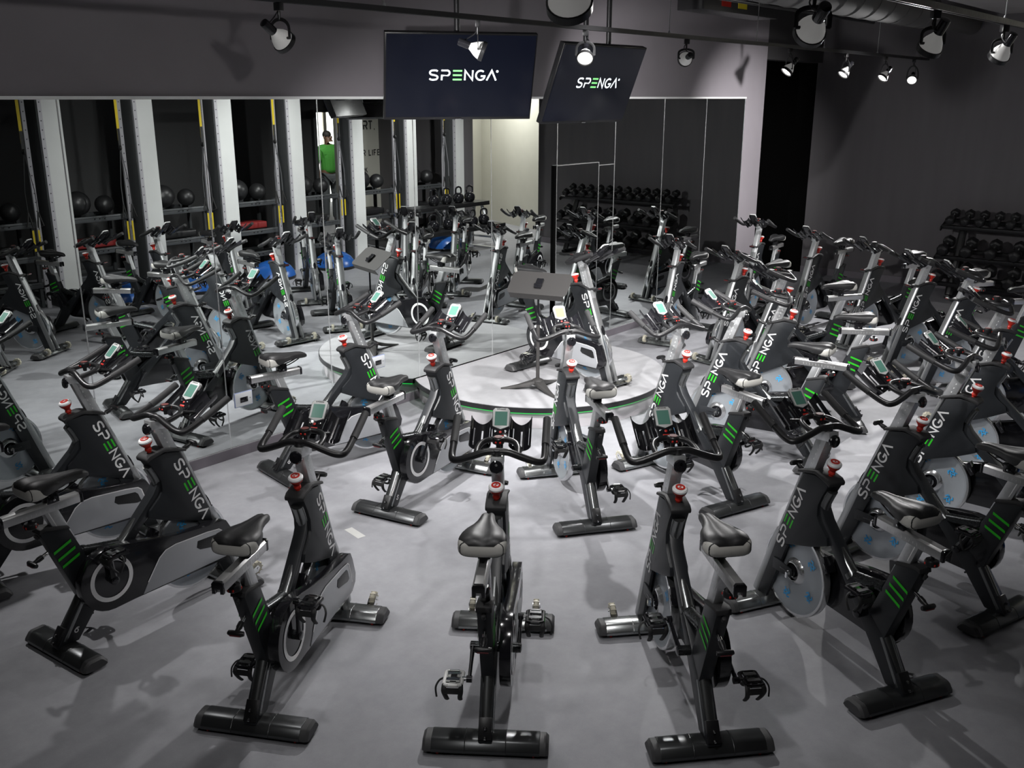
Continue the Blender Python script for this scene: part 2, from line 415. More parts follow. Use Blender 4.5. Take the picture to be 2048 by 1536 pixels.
        for q in (-1, 1): mb.tube(catmull([(-.045, yb + q * .034, 0), (-.06, yb + q * .036, -.02), (-.045, yb + q * .030, -.055), (-.02, yb + q * .028, -.085)], 3), .006, 8, sy=1.8)
        mb.box((-.058, yb, -.022), (.008, .07, .024), rot('Y', 12))
        mb.tube(catmull([(0, yb + sg * .045, .0), (.0, yb + sg * .062, -.012), (-.015, yb + sg * .075, -.035), (-.03, yb + sg * .07, -.07)], 4), .004, 6, sy=1.6)
        mb.tube(catmull([(.02, yb - .038, -.01), (.03, yb - .02, -.045), (.03, yb + .02, -.045), (.02, yb + .038, -.01)], 4), .004, 6, sy=2)
        mb.build('toe_cage', M_rub, pd)
    # seat post, slider, saddle
    mb = MB(); mb.prism([(-.022, .775), (.048, .775), (.125, .575), (.055, .575)], -.022, .022); mb.strip([(0, 0), (-.03, .08)], .004, lambda x, y: (.035 + x, .0225, .675 + y), 1); mb.strip([(0, 0), (-.03, .08)], .004, lambda x, y: (.035 + x, -.0225, .675 + y), 1)
    P['post'] = mb.build('seat_post', [M_alus, M_white], R, bevel=.006)
    mb = MB(); mb.prism([(-.024, .757), (-.024, .793), (-.016, .803), (.016, .803), (.024, .793), (.024, .757), (.016, .753), (-.016, .753)], -.185, .185, axis='x')
    for i in range(11):
        for sg in (-1, 1): mb.box((-.10 + i * .022, sg * .0242, .772), (.002, .0006, .01 if i % 2 else .016), None, 1)
    sl = mb.build('seat_slider', [M_alu, M_white], R, (0.0, 0, 0), bevel=.002); P['slider'] = sl
    for q in (-1, 1):
        mb = MB(); x0 = q * .185; prf = [(-.025, .752), (-.025, .795), (-.017, .805), (.017, .805), (.025, .795), (.025, .752), (.010, .752), (.010, .772), (-.010, .772), (-.010, .752)]
        mb.prism(prf, x0, x0 + q * .016, axis='x'); mb.build('end_cap', M_gloss, sl, bevel=.002)
    mb = MB(); mb.lathe([(.008, -.005), (.010, -.02), (.026, -.022), (.030, -.03), (.030, -.046), (.024, -.05), (.002, -.052)], 16)
    for a in (-160, 160, -70, 70, -20, 20): mb.ball((.0285 * math.cos(math.radians(a)), .0285 * math.sin(math.radians(a)), -.038), (.004, .005, .007), 8, 6, 1)
    P['sknob'] = mb.build('slider_knob', [M_black, M_redd], R, (-.075, 0, .752))
    mb = MB(); mb.box((.055, 0, .822), (.06, .05, .05)); mb.cyl((.055, -.035, .815), (.055, .035, .815), .008, 8, 1)
    for sg in (-1, 1): mb.tube(catmull([(-.06, sg * .045, .862), (.02, sg * .022, .838), (.1, sg * .02, .838), (.19, sg * .012, .868)], 4), .0045, 6, 1)
    P['clamp'] = mb.build('saddle_clamp', [M_gloss, M_chrome], R, bevel=.003)
    stn = [(-.078, .064, .905, .868), (-.07, .084, .922, .852), (-.05, .092, .932, .848), (-.02, .094, .935, .852), (.02, .088, .930, .860), (.06, .076, .924, .866), (.10, .054, .920, .868), (.14, .040, .917, .868), (.18, .032, .915, .868), (.21, .029, .911, .866), (.235, .024, .902, .866), (.25, .014, .890, .868)]
    n = 36; vs = []; fsA = []; fsB = []
    for (x, a, zt, zb) in stn:
        for j in range(n):
            t = 2 * PI * j / n; cy, sz = math.cos(t), math.sin(t)
            y = a * math.copysign(abs(cy) ** .75, cy); zc = (zt + zb) / 2; hz = (zt - zb) / 2
            z = zc + hz * math.copysign(abs(sz) ** .7, sz)
            if sz > 0: z -= .012 * max(0, 1 - abs(y) / (.35 * a + .004)) * (1 if x < .1 else .5)
            if sz < 0: z -= .010 * (abs(y) / .106) ** 2
            vs.append((x, y, z))
    for i in range(len(stn) - 1):
        for j in range(n):
            f = [i * n + j, i * n + (j + 1) % n, (i + 1) * n + (j + 1) % n, (i + 1) * n + j]
            tm = math.sin(2 * PI * (j + .5) / n); lim = (.6, .6, .6, -.25)
            fsA.append(f)
    fsA.append([(len(stn) - 1) * n + j for j in range(n)]); fsA.append(list(range(n))[::-1])
    mb = MB(); mb.add(vs, fsA); sd = mb.build('saddle', M_saddle, R, angle=80); P['saddle'] = sd
    sv = []; sf = []; nb, kb = 26, 9
    for q in range(kb):
        x = -.0785 + .083 * (q / (kb - 1)) ** 1.3
        i0 = max(i for i in range(len(stn) - 1) if stn[i][0] <= x or i == 0); A, B = stn[i0], stn[i0 + 1]
        t = max(0, min(1, (x - A[0]) / (B[0] - A[0]))); a, zt, zb = [A[j] * (1 - t) + B[j] * t for j in (1, 2, 3)]
        t0 = .85 - 1.35 * (q / (kb - 1)) ** 1.5
        for j in range(nb):
            t = t0 - (PI + 2 * t0) * j / (nb - 1); cy, sz = math.cos(t), math.sin(t)
            y = a * math.copysign(abs(cy) ** .75, cy); hz = (zt - zb) / 2
            z = (zt + zb) / 2 + hz * math.copysign(abs(sz) ** .7, sz)
            if sz < 0: z -= .010 * (abs(y) / .106) ** 2
            sv.append((x - .0012, y * 1.014, (zt + zb) / 2 + (z - (zt + zb) / 2) * 1.03))
    for q in range(kb - 1):
        for j in range(nb - 1): sf.append([q * nb + j, q * nb + j + 1, (q + 1) * nb + j + 1, (q + 1) * nb + j])
    sf.append(list(range(nb)))
    mb = MB(); mb.add(sv, sf); mb.build('saddle_bumper', [M_bump], sd, angle=70)
    # handlebar assembly (stem joint at x .62, z 1.08)
    mb = MB(); mb.prism([(.592, 1.045), (.66, 1.045), (.785, .72), (.712, .72)], -.026, .026); mb.box((.64, 0, 1.035), (.12, .054, .045), rot('Y', 8))
    for sg in (-1, 1):
        for i in range(9): mb.box((.645 + i * .0105, sg * .0262, .985 - i * .027), (.006, .0008, .010), rot('Y', -21), 1)
    hp = mb.build('handlebar_post', [M_alus, M_white], R, bevel=.006); P['hp'] = hp
    mb = MB(); mb.lathe([(.012, -.004), (.03, .0), (.031, .010), (.026, .016), (.001, .019)], 20, T(.582, 0, 1.022) @ rot('Y', -82)); mb.lathe([(.006, .019), (.006, .022)], 8, T(.582, 0, 1.022) @ rot('Y', -82) @ T(.012, 0, 0), 1)
    mb.build('clamp_cap', [M_gloss, M_chrome], hp)
    half = [(0, 0, 0), (-.001, .05, -.001), (-.002, .11, -.022), (.002, .17, -.043), (.018, .201, -.049), (.055, .211, -.042), (.12, .212, -.020), (.20, .213, .012), (.30, .214, .056)]
    path = [(a, -b, c) for a, b, c in half[::-1]] + half[1:]
    mb = MB(); mb.tube(catmull(path, 6), .0165, 12); mb.tube([(0, 0, .012), (.004, 0, -.045)], .02, 12)
    mb.tube(catmull([(.0, -.095, -.014), (.06, -.092, -.004), (.108, -.075, .004), (.135, -.04, .009), (.142, 0, .010), (.135, .04, .009), (.108, .075, .004), (.06, .092, -.004), (.0, .095, -.014)], 5), .014, 10)
    for sg in (-1, 1): mb.tube([(.13, sg * .05, .0), (.20, sg * .065, -.02)], .009, 8)
    bar = mb.build('handlebar', M_black, R, (.62, 0, 1.08), angle=60); P['bar'] = bar
    for sg in (-1, 1):
        mb = MB(); mb.tube(catmull([(.135, sg * .2125, -.0135), (.20, sg * .213, .012), (.305, sg * .214, .058)], 5), .0185, 12); mb.build('grip', M_rub, bar, angle=60)
    mb = MB(); mb.lathe([(.010, -.02), (.012, 0), (.026, .002), (.028, .008), (.028, .026), (.024, .031), (.001, .033)], 18)
    for a in (160, 200, 20, -20): mb.ball((.0268 * math.cos(math.radians(a)), .028 * math.sin(math.radians(a)), .012), (.004, .0055, .0055), 8, 6, 1)
    mb.lathe([(.019, .0325), (.019, .034), (.001, .034)], 14, None, 2)
    P['rk'] = mb.build('fore_aft_knob', [M_black, M_redd, mat('knob_face', (.16, .05, .045), .5, noise=.1)], R, (.695, 0, 1.092))
    # console
    Mc = T(.84, 0, 1.135) @ rot('Y', -46)      # local x runs up the console face, z is the face normal (toward the rider)
    Mc = Mc @ rot('Y', 0)
    body = [(-.085, .030), (-.078, .036), (-.03, .038), (-.015, .041), (.07, .041), (.083, .030)]
    mb = MB(); pts = body + [(a, -b) for a, b in body[::-1]]
    mb.prism(pts, -.022, .0, 0, axis='z')
    up = [(-.028, .0), (-.012, .040), (.071, .0415), (.084, .031)]
    pu = up + [(a, -b) for a, b in up[::-1][:-1]]
    mb.prism(pu, -.012, .003, 1, axis='z')
    mb.box((-.062, 0, .0005), (.012, .036, .003), None, 2)
    for yy in (-.024, .024): mb.lathe([(.008, 0), (.008, .004), (.002, .005)], 10, T(-.038, yy, 0), 3)
    mb.lathe([(.008, 0), (.008, .004), (.002, .005)], 10, T(-.042, 0, 0), 2)
    word(mb, 'SPINNING', lambda x, y: (.0735 + y, .021 - x, .0036), .006, .0055, adv=1.1, mi=0, th=.22)
    mb.box((-.095, 0, -.02), (.04, .03, .02), rot('Y', 10))
    con = mb.build('console', [M_gloss, M_cons, M_redd, M_chrome], R, (0, 0, 0), bevel=.002, M=Mc); P['con'] = con
    mb = MB(); mb.box((.028, 0, .0025), (.072, .058, .003)); P['screen'] = mb.build('screen', M_lcd, con, M=Mc)
    # bottle holders: two slotted half pipes
    for sg in (-1, 1):
        mb = MB(); ax = V((.135, 0, .082)); axn = ax.normalized(); nn = V((-axn.z, 0, axn.x)); c0 = V((.768, sg * .093, 1.045))
        na, nl = 18, 8
        for layer in (0, 1):
            pass
        def pt(i, j, r):
            a = PI * (.02 + .96 * i / na) + PI; lift = .022 * (abs(math.cos(a)) ** 1.5) * (j / nl)
            return c0 + axn * (.155 * j / nl + lift) + V((0, 1, 0)) * (math.cos(a) * r) + nn * (math.sin(a) * r * .85 + .02)
        for i in range(na):
            for j in range(nl):
                if i in (3, 8, 13) and 1 <= j < nl - 2: continue
                q = [pt(i, j, .052), pt(i + 1, j, .052), pt(i + 1, j + 1, .052), pt(i, j + 1, .052)]
                w = [pt(i, j, .0485), pt(i + 1, j, .0485), pt(i + 1, j + 1, .0485), pt(i, j + 1, .0485)]
                mb.add(q + w, [(0, 1, 2, 3), (4, 7, 6, 5), (0, 4, 5, 1), (1, 5, 6, 2), (2, 6, 7, 3), (3, 7, 4, 0)])
        mb.tube([c0 + nn * -.028 - axn * .0, c0 + nn * -.02 + axn * .02], .012, 8)
        P[('bh', sg)] = mb.build('bottle_holder', M_gloss, R, angle=50)
    return R, P

def set_bike(root, pos, ang, hb=0.0, sd=0.0, crank=90, sx=0.0, yl=False):
    """places a bike and sets its adjustable parts (relative to the proto's own part positions)"""
    root.location = pos; root.rotation_euler = (0, 0, math.radians(ang))
    for ch in root.children:
        n = ch.name.split('.')[0]
        if n in ('handlebar_post', 'handlebar', 'fore_aft_knob', 'console', 'bottle_holder'): ch.location.z += hb
        if n in ('seat_post', 'seat_slider', 'slider_knob', 'saddle_clamp', 'saddle'): ch.location.z += sd; ch.location.x -= .39 * sd
        if n in ('seat_slider', 'saddle', 'saddle_clamp'): ch.location.x += sx
        if n == 'crank_arm':
            s_ = ch['side']; a = math.radians(crank + (0 if s_ < 0 else 180)); ch.rotation_euler = (0, -a, 0)
        if n == 'pedal':
            s_ = -1 if ch.get('side', 0) < 0 else 1
            a = math.radians(crank + (0 if s_ < 0 else 180))
            ch.location = (.228 + .17 * math.cos(a), s_ * (.132 if s_ < 0 else .085), .342 + .17 * math.sin(a))

proto, PP = make_bike()
for sg in (-1, 1): PP[('pedal', sg)]['side'] = sg
KNOB = .575
FOC = V((.2, 8.0))
# key: knob x,y, optional heading in degrees, handlebar z, saddle raise, crank angle of the right pedal, slider shift, label
BIKES = [
 ('H', -2.534, 5.217, None, 1.117, .00, 40, 0, 'black spin bike tight against the baseboard, first from the mirror in the outer arc'),
 ('A', -1.850, 4.593, 55.0, 1.058, .00, 95, -.02, 'black spin bike with white number 6 on its rear leg, second in the outer arc'),
 ('B', -.987, 4.102, 78.5, 1.093, .01, 92, 0, 'black spin bike just after number 6 in the outer arc, right pedal raised'),
 ('C', -.070, 3.991, 86.2, 1.09, .085, 20, -.01, 'black spin bike seen squarely from behind with one white edged pedal hanging low'),
 ('D', .744, 3.966, 97.8, 1.105, .075, 200, .03, 'black spin bike with two dark pedals just beyond the one seen squarely from behind'),
 ('E', 1.526, 4.275, 112.0, 1.109, .015, 290, .05, 'black spin bike in the outer arc whose silver flywheel with blue marks shows whole'),
 ('F', 2.206, 4.914, None, 1.10, .02, 300, 0, 'black spin bike sixth from the last in shade, next along from the whole silver flywheel'),
 ('G', 2.790, 5.537, None, 1.118, .02, 60, 0, 'black spin bike in dim light with the shadowed green bars, eighth in the outer arc'),
 ('H2', 3.343, 6.307, None, 1.065, .03, 10, 0, 'black spin bike with a low dark handlebar facing the stage, ninth in the outer arc'),
 ('I2', 3.886, 7.320, None, 1.087, .06, 140, 0, 'black spin bike partly cut by the frame edge, tenth in the outer arc'),
 ('R5', 4.222, 8.638, None, 1.10, .03, 30, 0, 'black spin bike before the dumbbell rack, half hidden by crossing handlebars'),
 ('R4', 4.110, 9.330, None, 1.10, .04, 80, 0, 'black spin bike with bright fork in front of the dumbbell rack end'),
 ('R3', 3.952, 10.262, None, 1.10, .06, 20, 0, 'black spin bike before the scuffed dark wall, third from the far mirror end'),
 ('R2', 3.551, 11.113, None, 1.11, .07, 70, 0, 'black spin bike with raised saddle before the dark passage, second from the far end'),
 ('R1', 3.110, 12.022, None, 1.14, -.02, 50, 0, 'black spin bike against the pale wall strip beside the dark passage'),
 ('I', -1.215, 6.770, None, 1.13, -.01, 90, 0, 'black spin bike with white number 8 on its rear leg by the mirror'),
 ('J', -.532, 6.241, 62.6, 1.126, .00, 60, 0, 'black spin bike with white number 5, second in the inner arc'),
 ('K', .389, 6.088, 103.3, 1.14, .045, 225, 0, 'black spin bike in the inner arc right in front of the music stand'),
 ('L', 1.181, 6.331, 120.2, 1.126, .02, 150, 0, 'black spin bike in the inner arc by the stage rim, cream saddle turned away'),
 ('M', 1.743, 6.970, None, 1.113, .00, 30, 0, 'black spin bike in the inner arc with green display, fifth from the mirror'),
 ('N', 2.281, 7.663, None, 1.081, .02, 160, 0, 'black spin bike in the inner arc with full side panel lettering facing camera'),
 ('O', 2.521, 8.639, None, 1.10, .05, 75, 0, 'black spin bike in the inner arc half hidden behind stacked handlebars'),
 ('P', 2.353, 9.670, None, 1.10, .05, 20, 0, 'black spin bike in the inner arc, second from the far mirror end'),
 ('Q', 1.854, 10.565, None, 1.10, -.02, 40, 0, 'black spin bike in the inner arc touching distance from the far mirror panels'),
]
bikes = {}
def spawn(key, pos, ang, hbz, sd, crank, sx, label, group):
    r = copy_tree(proto)
    for ch in list(r.children): 
        pass
    set_bike(r, pos, ang, hbz - 1.08, sd, crank, sx)
    tag(r, label, 'spin bike', group); bikes[key] = r
    return r
for (k, x, y, ang, hbz, sd, crank, sx, lab) in BIKES:
    kn = V((x, y))
    h = (FOC - kn).normalized() if ang is None else V((math.cos(math.radians(ang)), math.sin(math.radians(ang))))
    o = kn - h * KNOB
    spawn(k, (o.x, o.y, 0), math.degrees(math.atan2(h.y, h.x)), hbz, sd, crank, sx, lab, 'spin bikes of the outer arc' if k in 'H A B C D E F G H2 I2 R5 R4 R3 R2 R1'.split() else 'spin bikes of the inner arc')
STG = .19
spawn('T', (.156, 8.681, STG), -45.3, 1.13, .03, 250, -.02, 'lone spin bike standing up on the round stage', 'instructor spin bike')
# remove the prototype (its data lives on in the copies)
def kill(o):
    for ch in list(o.children): kill(ch)
    bpy.data.objects.remove(o)
kill(proto)
# number decals on the rear legs that show one
for key, num in (('A', '6'), ('I', '8'), ('J', '5')):
    mb = MB(); o = V((.035, .120)); up = V((.60, .80)); rt = V((.80, -.60))
    word(mb, num, lambda x, y: ((o + rt * x + up * y).x, -.0335, (o + rt * x + up * y).y), .03, .026, mi=0, th=.2)
    mb.build('number_decal', M_white, bikes[key])
# white-edged pedal of one bike and yellow display of another
def part(root, nm, k=0): return [c for c in root.children if c.name.split('.')[0] == nm][k]
for c in bikes['C'].children:
    if c.name.split('.')[0] == 'pedal' and c['side'] > 0:
        c.data = c.data.copy(); c.data.materials[0] = mat('pedal_white', (.8, .8, .78), .4, noise=.03); c['label'] = 'white edged pedal'
scr = part(bikes['K'], 'console').children[0]
scr.data = scr.data.copy(); scr.data.materials[0] = M_lcdy; scr['label'] = 'display with yellowish screen'

# ------------------------------------------------------------------ setting
def node_mat(name): 
    m = bpy.data.materials.new(name); m.use_nodes = True; return m, m.node_tree, m.node_tree.nodes['Principled BSDF']
def floor_mat(name, c0, c1, rough):
    m, nt, b = node_mat(name); tc = nt.nodes.new('ShaderNodeTexCoord')
    n1 = nt.nodes.new('ShaderNodeTexNoise'); n1.inputs['Scale'].default_value = 1.1; n1.inputs['Detail'].default_value = 6; n1.inputs['Roughness'].default_value = .6
    n2 = nt.nodes.new('ShaderNodeTexNoise'); n2.inputs['Scale'].default_value = 9; n2.inputs['Detail'].default_value = 8; n2.inputs['Roughness'].default_value = .7
    n3 = nt.nodes.new('ShaderNodeTexNoise'); n3.inputs['Scale'].default_value = 260; n3.inputs['Detail'].default_value = 2
    for n in (n1, n2, n3): nt.links.new(tc.outputs['Object'], n.inputs['Vector'])
    a = nt.nodes.new('ShaderNodeMath'); a.operation = 'MULTIPLY_ADD'; a.inputs[1].default_value = .55
    nt.links.new(n2.outputs['Fac'], a.inputs[0]); 
    a0 = nt.nodes.new('ShaderNodeMath'); a0.operation = 'MULTIPLY_ADD'; a0.inputs[1].default_value = .6; nt.links.new(n1.outputs['Fac'], a0.inputs[0]); 
    a1 = nt.nodes.new('ShaderNodeMath'); a1.operation = 'MULTIPLY'; a1.inputs[1].default_value = .25; nt.links.new(n3.outputs['Fac'], a1.inputs[0]); nt.links.new(a1.outputs[0], a0.inputs[2])
    nt.links.new(a0.outputs[0], a.inputs[2])
    r = nt.nodes.new('ShaderNodeValToRGB'); r.color_ramp.elements[0].position = .38; r.color_ramp.elements[0].color = (*c0, 1); r.color_ramp.elements[1].position = 1.0; r.color_ramp.elements[1].color = (*c1, 1)
    nt.links.new(a.outputs[0], r.inputs['Fac']); nt.links.new(r.outputs['Color'], b.inputs['Base Color'])
    b.inputs['Roughness'].default_value = rough; b.inputs['Specular IOR Level'].default_value = .2
    bp = nt.nodes.new('ShaderNodeBump'); bp.inputs['Strength'].default_value = .12; bp.inputs['Distance'].default_value = .002
    nt.links.new(n3.outputs['Fac'], bp.inputs['Height']); nt.links.new(bp.outputs['Normal'], b.inputs['Normal'])
    return m
M_floor = floor_mat('rubber_floor', (.25, .252, .272), (.41, .412, .435), .62)
M_wall = mat('grey_mauve_paint', (.235, .215, .235), .75, noise=.05, nscale=6, bump=.1)
M_wallk = mat('dark_grey_paint', (.115, .108, .115), .7, noise=.15, nscale=3, stretch=(2.2, 2.2, .25))
M_base = mat('baseboard_paint', (.16, .145, .165), .55, noise=.08, nscale=20)
M_ceil = mat('black_ceiling', (.035, .033, .035), .8, noise=.2, nscale=4)
M_void = mat('passage_shade', (.0022, .0022, .0022), .95, noise=.2, spec=.05)  # near-black colour stands in for the unlit passage
M_beige = mat('beige_wall', (.50, .49, .43), .75, noise=.05, nscale=5)
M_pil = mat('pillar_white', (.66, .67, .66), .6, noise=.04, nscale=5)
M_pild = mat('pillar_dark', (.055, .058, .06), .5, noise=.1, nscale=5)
M_rail = mat('track_black', (.03, .03, .032), .4, .3, rnoise=.1)
M_trim = mat('bright_trim', (.80, .82, .82), .25, .8, rnoise=.05)
M_mir, nt, b = node_mat('mirror_glass')
b.inputs['Base Color'].default_value = (.80, .835, .82, 1); b.inputs['Metallic'].default_value = 1; b.inputs['Roughness'].default_value = 0.0
tc = nt.nodes.new('ShaderNodeTexCoord'); nz = nt.nodes.new('ShaderNodeTexNoise'); nz.inputs['Scale'].default_value = 1.5; nt.links.new(tc.outputs['Object'], nz.inputs['Vector'])
mx = nt.nodes.new('ShaderNodeMix'); mx.data_type = 'RGBA'; mx.inputs[6].default_value = (.76, .80, .785, 1); mx.inputs[7].default_value = (.80, .835, .82, 1)
nt.links.new(nz.outputs['Fac'], mx.inputs[0]); nt.links.new(mx.outputs[2], b.inputs['Base Color'])

def quadbox(name, m, s0, s1, d0, d1, z0, z1, bevel=0, mi=0):
    """room aligned box; object sits at its own base centre"""
    mb = MB(); c = RW((s0 + s1) / 2, (d0 + d1) / 2, z0)
    mb.box((0, 0, (z1 - z0) / 2), (s1 - s0, d1 - d0, z1 - z0)); return mb.build(name, m, None, tuple(c), bevel=bevel, rz=TH, smooth=False)
SL, SR = -7.6, 7.15
# floor: one slab in world axes
mb = MB(); mb.box((0, 0, -.05), (44, 44, .1)); struct(mb.build('floor', M_floor, None, tuple(RW(0, 6, 0)), rz=TH, smooth=False))
mb = MB(); mb.box((0, 0, .05), (44, 44, .1)); struct(mb.build('ceiling', M_ceil, None, tuple(RW(0, 6, 4.2)), rz=TH, smooth=False))
struct(quadbox('wall_mirror', M_wall, SL, 5.3, -.22, -.006, 0, 4.2))
struct(quadbox('wall_right', M_wallk, SR, SR + .15, -.08, 5.3, 0, 4.2))
struct(quadbox('wall_passage_right', M_void, SR, SR + .15, -4.0, -.08, 0, 4.2))  # right wall carried on, coloured black as passage shade
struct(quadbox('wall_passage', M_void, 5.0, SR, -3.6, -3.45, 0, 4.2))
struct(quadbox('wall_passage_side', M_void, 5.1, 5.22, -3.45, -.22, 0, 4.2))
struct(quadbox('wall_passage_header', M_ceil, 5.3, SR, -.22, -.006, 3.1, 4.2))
struct(quadbox('baseboard_mirror', M_base, SL, 5.3, -.006, .012, 0, .078, .002))
struct(quadbox('baseboard_right', M_base, SR - .012, SR, -.08, 5.3, 0, .1, .002))
struct(quadbox('floor_passage', M_void, 5.31, SR - .01, -3.4, -.25, .001, .004))  # near-black sheet over the floor, passage shade put in as colour
# beige wall of the exit nook beyond the dark wall
mb = MB(); A_, B_ = RW(8.0, 5.2), RW(9.75, 9.6); dv = (B_ - A_); L_ = dv.length; an = math.atan2(dv.y, dv.x)
mb.box((0, 0, 2.1), (L_, .12, 4.2)); struct(mb.build('wall_exit', M_beige, None, tuple((A_ + B_) / 2), rz=an, smooth=False))
nrm = V((-math.sin(an), math.cos(an), 0))
mb = MB(); mb.box((0, 0, .06), (L_, .02, .12)); struct(mb.build('baseboard_exit', M_beige, None, tuple((A_ + B_) / 2 + nrm * .07), rz=an, smooth=False))
struct(quadbox('wall_exit_return', M_wallk, SR, 8.2, 5.15, 5.3, 0, 4.2))
# mirror panels with bright joints
MIR_Z0, MIR_Z1 = .082, 2.6
seams = [-7.3, -6.3, -5.3, -4.3, -3.31, -2.31, -1.305, -.30, .71, 1.745, 2.742, 3.727, 4.74]
ordn = ['first', 'second', 'third', 'fourth', 'fifth', 'sixth', 'seventh', 'eighth', 'ninth', 'tenth', 'eleventh', 'twelfth', 'thirteenth', 'fourteenth', 'fifteenth']
g = .004
def mirror(s0, s1, z0, z1, lab, d=0.0):
    mb = MB(); mb.box((0, 0, (z1 - z0) / 2), (s1 - s0, .006, z1 - z0))
    return tag(mb.build('mirror_panel', M_mir, None, tuple(RW((s0 + s1) / 2, d - .003, z0)), rz=TH, smooth=False), lab, 'mirror', 'mirror panels along the wall')
n_ = 0
for i in range(len(seams) - 1):
    a, bq = seams[i], seams[i + 1]
    if abs(a - .71) < .01:
        mirror(a + g, bq - g, 1.962, MIR_Z1, 'short mirror panel above the mirrored door')
        mirror(1.424, bq - g, 1.926, 1.960, 'thin mirror strip over the narrow panel beside the mirrored door')
        mirror(1.424, bq - g, MIR_Z0, 1.918, 'narrow mirror panel right beside the mirrored door')
    else:
        mirror(a + g, bq - g, MIR_Z0, MIR_Z1, 'tall frameless mirror panel, %s along the wall from the near end' % ordn[n_])
    n_ += 1
trim_n = [0]
def trim(s0, s1, d0, d1, z0, z1, m=M_trim):
    trim_n[0] += 1; return struct(quadbox('trim_%d' % trim_n[0], m, s0, s1, d0, d1, z0, z1))
for s_ in seams[1:]:
    if abs(s_ - .71) < .01: trim(s_ - .004, s_ + .004, -.006, .0015, 1.962, MIR_Z1)
    elif abs(s_ - 1.745) < .01: trim(s_ - .004, s_ + .004, -.006, .0015, MIR_Z0, MIR_Z1)
    else: trim(s_ - .004, s_ + .004, -.006, .0015, MIR_Z0, MIR_Z1)
M_trimw = mat('trim_edge_glint', (.88, .89, .88), .4, noise=.02)  # white stands in for light caught on the polished mirror edge
trim(-7.3, 4.745, -.006, .014, MIR_Z1, MIR_Z1 + .02, M_trimw)
trim(-7.3, 4.745, -.006, .006, .076, MIR_Z0)
trim(1.43, 1.745, -.006, .002, 1.918, 1.926)
# the mirrored door, a hair proud of the wall
mb = MB(); mb.box((0, .0, 1.018), (.735, .004, 1.872))
dr = mb.build('door_1', M_mir, None, tuple(RW(1.045, .022, .0)), rz=TH + math.radians(.25), smooth=False); struct(dr)
mb = MB(); mb.box((0, .012, 1.018), (.75, .02, 1.884)); mb.build('door_edge', M_pild, dr)
mb = MB(); 
for x_ in (-.3715, .3715): mb.box((x_, -.0005, 1.018), (.007, .006, 1.884))
mb.box((0, -.0005, 1.957), (.75, .006, .007)); mb.build('door_trim', M_trim, dr)
mb = MB(); mb.box((-.387, .010, 1.018), (.018, .024, 1.88)); mb.build('door_gap', M_void, dr)
# outlets cut into the mirror
M_oblue = mat('outlet_blue', (.12, .22, .6), .4, noise=.05); M_owhite = mat('outlet_white', (.7, .72, .74), .4, noise=.03)
for s_, lab in ((-3.17, 'power outlet plate with blue edge low on the mirror behind the front bikes'), (-1.805, 'power outlet plate with blue edge low on the mirror by the stage end')):
    mb = MB(); mb.box((0, 0, 0), (.15, .006, .105)); mb.box((0, .002, .0), (.158, .004, .113), None, 1); mb.box((-.0, -.0045, -.004), (.07, .004, .042), None, 2); mb.box((.055, -.004, 0), (.008, .002, .008), None, 2)
    tag(mb.build('outlet_plate', [M_owhite, M_oblue, M_gloss], None, tuple(RW(s_, .0045, .437)), rz=TH, bevel=.001), lab, 'outlet')

# ------------------------------------------------------------------ stage
M_stage = floor_mat('stage_top', (.34, .34, .355), (.50, .50, .515), .6)
M_riser = mat('stage_riser', (.42, .40, .42), .6, noise=.06, nscale=12)
M_led = mat('green_led', (.02, .3, .05), .5, noise=.05, emit=(.02, 1, .12), estr=.8)
M_ledg = mat('green_led_off', (.02, .25, .05), .5, noise=.05)
CC = V((.25, 8.60)); 
cs = (V((CC.x, CC.y, 0)) - W0); c_s, c_d = cs.dot(TV_), cs.dot(WV)
RR = 1.165
def stage_pts(r, dmin):
    pts = []
    a0 = math.asin(max(-1, min(1, (dmin - c_d) / r)))
    k = 56
    for i in range(k + 1):
        a = a0 + (PI - 2 * a0) * i / k
        pts.append((c_s + r * math.cos(a), -(c_d + r * math.sin(a))))     # local x=s, y=-d
    return pts
SB = W0
root = thing('stage_platform', 'low round grey stage with black nosing and green light strip against the mirror', 'stage', tuple(RW(c_s, c_d, 0)), TH)
OFF = Matrix.Translation((-c_s, c_d, 0))
mb = MB(); mb.prism(stage_pts(RR, .014), STG - .012, STG, axis='z'); mb.build('stage_top', M_stage, root, M=OFF, smooth=True)
mb = MB(); mb.prism(stage_pts(RR + .006, .014), STG - .046, STG - .004, axis='z'); mb.build('nosing', M_black, root, M=OFF)
mb = MB(); mb.prism(stage_pts(RR - .04, .014), .0, STG - .045, axis='z'); mb.build('riser', M_riser, root, M=OFF)
ring = [(RW(0, 0) and (p[0], p[1], STG - .052)) for p in stage_pts(RR - .014, .03)]
mb = MB(); mb.tube(ring, .006, 6); mb.build('light_strip', M_led, root, M=OFF)
